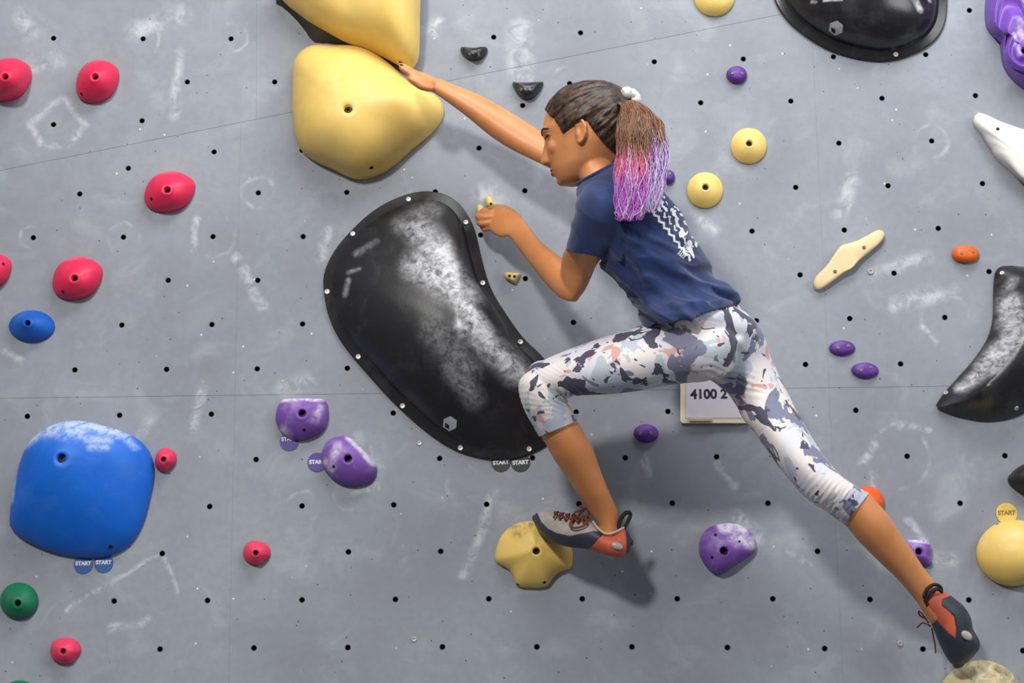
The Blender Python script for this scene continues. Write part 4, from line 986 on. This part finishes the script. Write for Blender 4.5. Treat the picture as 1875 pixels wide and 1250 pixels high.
# ponytail
def ponytail():
    V, F, C = [], [], []
    path = [(1143,188,11),(1163,193,25),(1174,213,35),(1175,250,40),(1175,300,43),(1172,345,42),(1165,385,34),(1160,402,30)]
    N = 1150
    for sidx in range(N):
        u_ = rnd.uniform(-1, 1); dep = rnd.uniform(-1, 1); end = rnd.uniform(.70, 1.02) if u_ > .1 else rnd.uniform(.76, 1.03)
        if u_ > .45: end = rnd.uniform(.66, .9)
        ph = round(u_ * 5) * 1.7 + rnd.uniform(-1.2, 1.2); fq = rnd.uniform(9, 16); amp = rnd.uniform(1.5, 7.0); r0 = rnd.uniform(.0004, .0011)
        tone = rnd.uniform(0, 1); cut = rnd.uniform(-14, 14); pts, rad, cols = [], [], []
        n = 18
        for i in range(n):
            t = i / (n - 1) * end; q = t * (len(path) - 1); k0 = min(int(q), len(path) - 2); f = q - k0
            cx = path[k0][0] * (1 - f) + path[k0 + 1][0] * f; cy = path[k0][1] * (1 - f) + path[k0 + 1][1] * f; hw = path[k0][2] * (1 - f) + path[k0 + 1][2] * f
            x = cx + u_ * hw * (1 + .1 * math.sin(sidx)) + amp * math.sin(ph + t * fq * 1.6) * min(1, t * 3) + 2.5 * math.sin(ph * 2 + t * 26) * t; y = cy - (8 * (1 - u_ * u_) if .1 < t < .3 else 0) + (1 - abs(u_)) * 0
            if t < .5 : y += max(0, u_) * 12 * math.sin(min(1, t * 2) * math.pi)
            d = .405 + .075 * min(1, t * 2.6) + .022 * dep * min(1, t * 4) * (1 - .35 * abs(u_)) + .012 * t
            pts.append(at(x, y, d)); rad.append(r0 * (1 - .5 * (i / (n - 1)) ** 2))
            yy = y + cut
            br = (92 + 66 * tone, 62 + 46 * tone, 44 + 30 * tone)
            pink = (226, 92, 150) if tone < .5 else (232, 128, 150); mag = (176, 74, 186) if tone < .55 else (196, 120, 214); lav = (196, 160, 222) if tone < .6 else (222, 206, 232); vio = (128, 76, 168)
            lo = 262 if u_ < .35 else 236
            g = min(1, max(0, (yy - lo) / 34))
            if u_ > .35: tgt = lav if tone > .35 else (vio if yy < 320 else lav)
            else:
                g2 = min(1, max(0, (yy - 298) / 40)); tgt = tuple(a * (1 - g2) + b * g2 for a, b in zip(pink, mag))
                if tone > .8: tgt = lav
            cols.append(sr(*[a * (1 - g) + b * g for a, b in zip(br, tgt)]))
        v_, f_ = tube(pts, rad, 2, 5); o = len(V); V += v_; F += [tuple(i + o for i in q) for q in f_]
        nv = len(v_) // 5
        for kx in range(nv):
            ci = min(n - 1, max(0, int((kx - 1) / 2))); C += [cols[ci]] * 5
    me = bpy.data.meshes.new('ponytail'); me.from_pydata([tuple(q) for q in V], [], F); me.update()
    ca = me.color_attributes.new('dye', 'FLOAT_COLOR', 'POINT'); ca.data.foreach_set('color', np.array([(*c, 1) for c in C], 'f').ravel())
    me.polygons.foreach_set('use_smooth', [True] * len(me.polygons)); return me
k = NT('dyed_hair'); at_ = k.n('ShaderNodeAttribute', attribute_name='dye'); k.l(at_.outputs['Color'], k.b.inputs['Base Color']); k.set(Roughness=.45)
po = link('ponytail', ponytail(), k.m, person); po['label'] = 'wavy ponytail, brown at the root, dyed pink and lilac'; po['kind'] = 'stuff'

# ---- climbing shoes: a lofted last, cut into upper, rubber and heel by where each piece lies
def poly_in(x, y, P):
    c = False; n = len(P); j = n - 1
    for i in range(n):
        if (P[i][1] > y) != (P[j][1] > y) and x < (P[j][0] - P[i][0]) * (y - P[i][1]) / (P[j][1] - P[i][1]) + P[i][0]: c = not c
        j = i
    return c
def shoe(ribs, regions, mats, label, extra):
    V, F = ribs_loft(ribs, 22, 150, .0)
    root = bpy.data.objects.new('climbing_shoe', None); COL.objects.link(root); root.parent = person; root['label'] = label
    co = np.array([tuple(v) for v in V]); x, y = topx(co); fc = [np.mean([(x[i], y[i]) for i in f], 0) for f in F]
    cls = []
    for f, c in zip(F, fc): cls.append(regions(c[0], c[1], np.mean([co[i][1] for i in f])))
    first = None
    for nm in mats:
        FF = [f for f, c in zip(F, cls) if c == nm]
        if not FF: continue
        used = sorted({i for f in FF for i in f}); mp = {v: i for i, v in enumerate(used)}
        me = mesh(nm, [V[i] for i in used], [tuple(mp[i] for i in f) for f in FF])
        cen = Vector(np.mean(co, 0))
        o = link(nm, me, mats[nm][0], root)
        s = o.modifiers.new('solid', 'SOLIDIFY'); s.thickness = mats[nm][1]; s.offset = 1.0
        if sum((p.normal.dot(Vector(p.center) - cen)) for p in me.polygons) < 0: me.flip_normals()
    extra(root); return root
M_upper = simple('grey_suede', sr(178, 168, 160), .85, 0, .12, 60); M_rub = simple('navy_black_rubber', sr(52, 58, 72), .5, 0, .2, 30); M_or = simple('orange_leather', sr(206, 96, 68), .6, 0, .1, 40); M_lace = simple('red_brown_lace', sr(112, 54, 42), .7, 0, .3, 300); M_tab = simple('black_webbing', sr(26, 25, 24), .8); M_sil = simple('silver_badge', sr(170, 160, 150), .4); M_lin = simple('cream_lining', sr(200, 186, 168), .8)
l_sh = [(979,945,979,953,.062,.008),(985,940,984,964,.066,.022),(998,938,995,978,.076,.034),(1016,941,1015,991,.088,.042),(1043,946,1042,999,.105,.043),(1070,950,1072,1002,.122,.040),(1087,959,1090,1008,.132,.037),(1102,972,1106,1014,.14,.036),(1120,976,1122,1018,.146,.035),(1138,968,1138,1018,.15,.032),(1148,974,1150,1008,.152,.022),(1153,986,1154,997,.152,.010)]
edge = [(975,936),(985,941),(992,956),(1003,967),(1020,976),(1043,981),(1065,977),(1088,973),(1108,977)]
def lreg(x, y, Y):
    if x > 1147 - max(0, 1000 - y) * .08: return 'heel_rubber'
    if x > 1078 + (1003 - y) * 1.05 and x > 1078: return 'heel_panel'
    yy = np.interp(x, [e[0] for e in edge], [e[1] for e in edge])
    return 'toe_rubber' if y > yy else 'upper'
def lextra(root):
    # laces criss-crossing the instep, with a bow
    for i, (x, y, d) in enumerate(((1018,941,.095),(1028,943,.10),(1039,945,.107),(1050,947,.113),(1062,950,.12))):
        link('lace', mesh('lace', *tube([at(x - 4, y + 6, d + .036), at(x, y - 2, d + .028), at(x + 4, y - 4, d + .004), at(x + 2, y - 2, d - .02)], [.0022] * 4, 4, 8)), M_lace, root)
        link('lace', mesh('lace', *tube([at(x + 7, y + 8, d + .038), at(x + 2, y - 1, d + .028), at(x - 2, y - 4, d + .004), at(x - 2, y - 2, d - .02)], [.0022] * 4, 4, 8)), M_lace, root)
    for P in ([(1058,946,.135),(1066,936,.145),(1075,930,.15),(1078,940,.155),(1070,950,.155),(1058,948,.14)], [(1056,946,.14),(1046,955,.155),(1044,963,.160),(1056,966,.165),(1072,960,.168),(1072,950,.158),(1058,946,.14)], [(1060,947,.14),(1072,944,.15),(1080,950,.152)], [(1058,947,.14),(1050,940,.145),(1066,932,.148),(1062,926,.148)]):
        link('bow_loop', mesh('bow_loop', *tube([at(*p) for p in P], [.0023] * len(P), 5, 8)), M_lace, root)
    link('pull_tab', mesh('pull_tab', *tube([at(*p) for p in ((1132,968,.158),(1136,952,.158),(1144,940,.158),(1152,938,.156),(1154,944,.154),(1149,956,.153),(1143,968,.152))], [.003, .0042, .0045, .0042, .004, .004, .003], 5, 10)), M_tab, root)
    link('heel_badge', mesh('heel_badge', *ellipsoid(at(1130, 999, .183), .0125, .004, .0072, Matrix.Rotation(.35, 3, 'Y'))), M_sil, root)
    link('lining', mesh('lining', *tube([at(*p) for p in ((1086,955,.158),(1096,968,.172),(1110,977,.178),(1126,974,.176),(1142,966,.166))], [.0026] * 5, 5, 8)), M_lin, root)
shoe(l_sh, lreg, {'upper': (M_upper, .001), 'toe_rubber': (M_rub, .0026), 'heel_panel': (M_or, .0014), 'heel_rubber': (M_rub, .0024)}, 'grey suede shoe with orange heel, standing on the lobed hold', lextra)
r_sh = [(1692,1116,1724,1080,.14,.030),(1702,1130,1746,1096,.13,.034),(1708,1143,1765,1113,.122,.036),(1713,1156,1776,1132,.115,.038),(1719,1171,1780,1152,.108,.040),(1726,1186,1791,1172,.10,.040),(1732,1198,1791,1187,.092,.037),(1739,1209,1778,1204,.084,.030),(1747,1216,1765,1214,.08,.018)]
orange = [(1690,1125),(1705,1090),(1726,1068),(1752,1088),(1726,1096),(1724,1108),(1735,1116),(1747,1128),(1751,1150),(1750,1168),(1737,1158),(1720,1140),(1708,1126)]
def rreg(x, y, Y):
    return 'heel_panel' if poly_in(x, y, orange) else 'rubber'
def rextra(root):
    for P in ([(1692,1092,.175),(1698,1078,.18),(1710,1070,.18),(1722,1074,.175),(1724,1084,.17)], [(1694,1100,.172),(1702,1086,.18),(1713,1078,.18),(1722,1080,.175)]):
        link('pull_tab', mesh('pull_tab', *tube([at(*p) for p in P], [.0036] * len(P), 5, 8)), M_tab, root)
    link('heel_badge', mesh('heel_badge', *ellipsoid(at(1770, 1163, .146), .0125, .004, .0085, Matrix.Rotation(.6, 3, 'Y'))), M_sil, root)
    for P in ([(1700,1140,.11),(1692,1128,.10),(1683,1118,.09),(1684,1126,.085),(1694,1132,.08)], [(1706,1150,.10),(1709,1165,.085),(1712,1180,.08),(1713,1195,.078)], [(1704,1146,.10),(1690,1140,.085),(1680,1148,.07)]):
        link('lace', mesh('lace', *tube([at(*p) for p in P], [.0017] * len(P), 5, 7)), M_lace, root)
shoe(r_sh, rreg, {'heel_panel': (M_or, .001), 'rubber': (M_rub, .0022)}, 'dark rubber sole and orange heel of the shoe on the dirty dome', rextra)
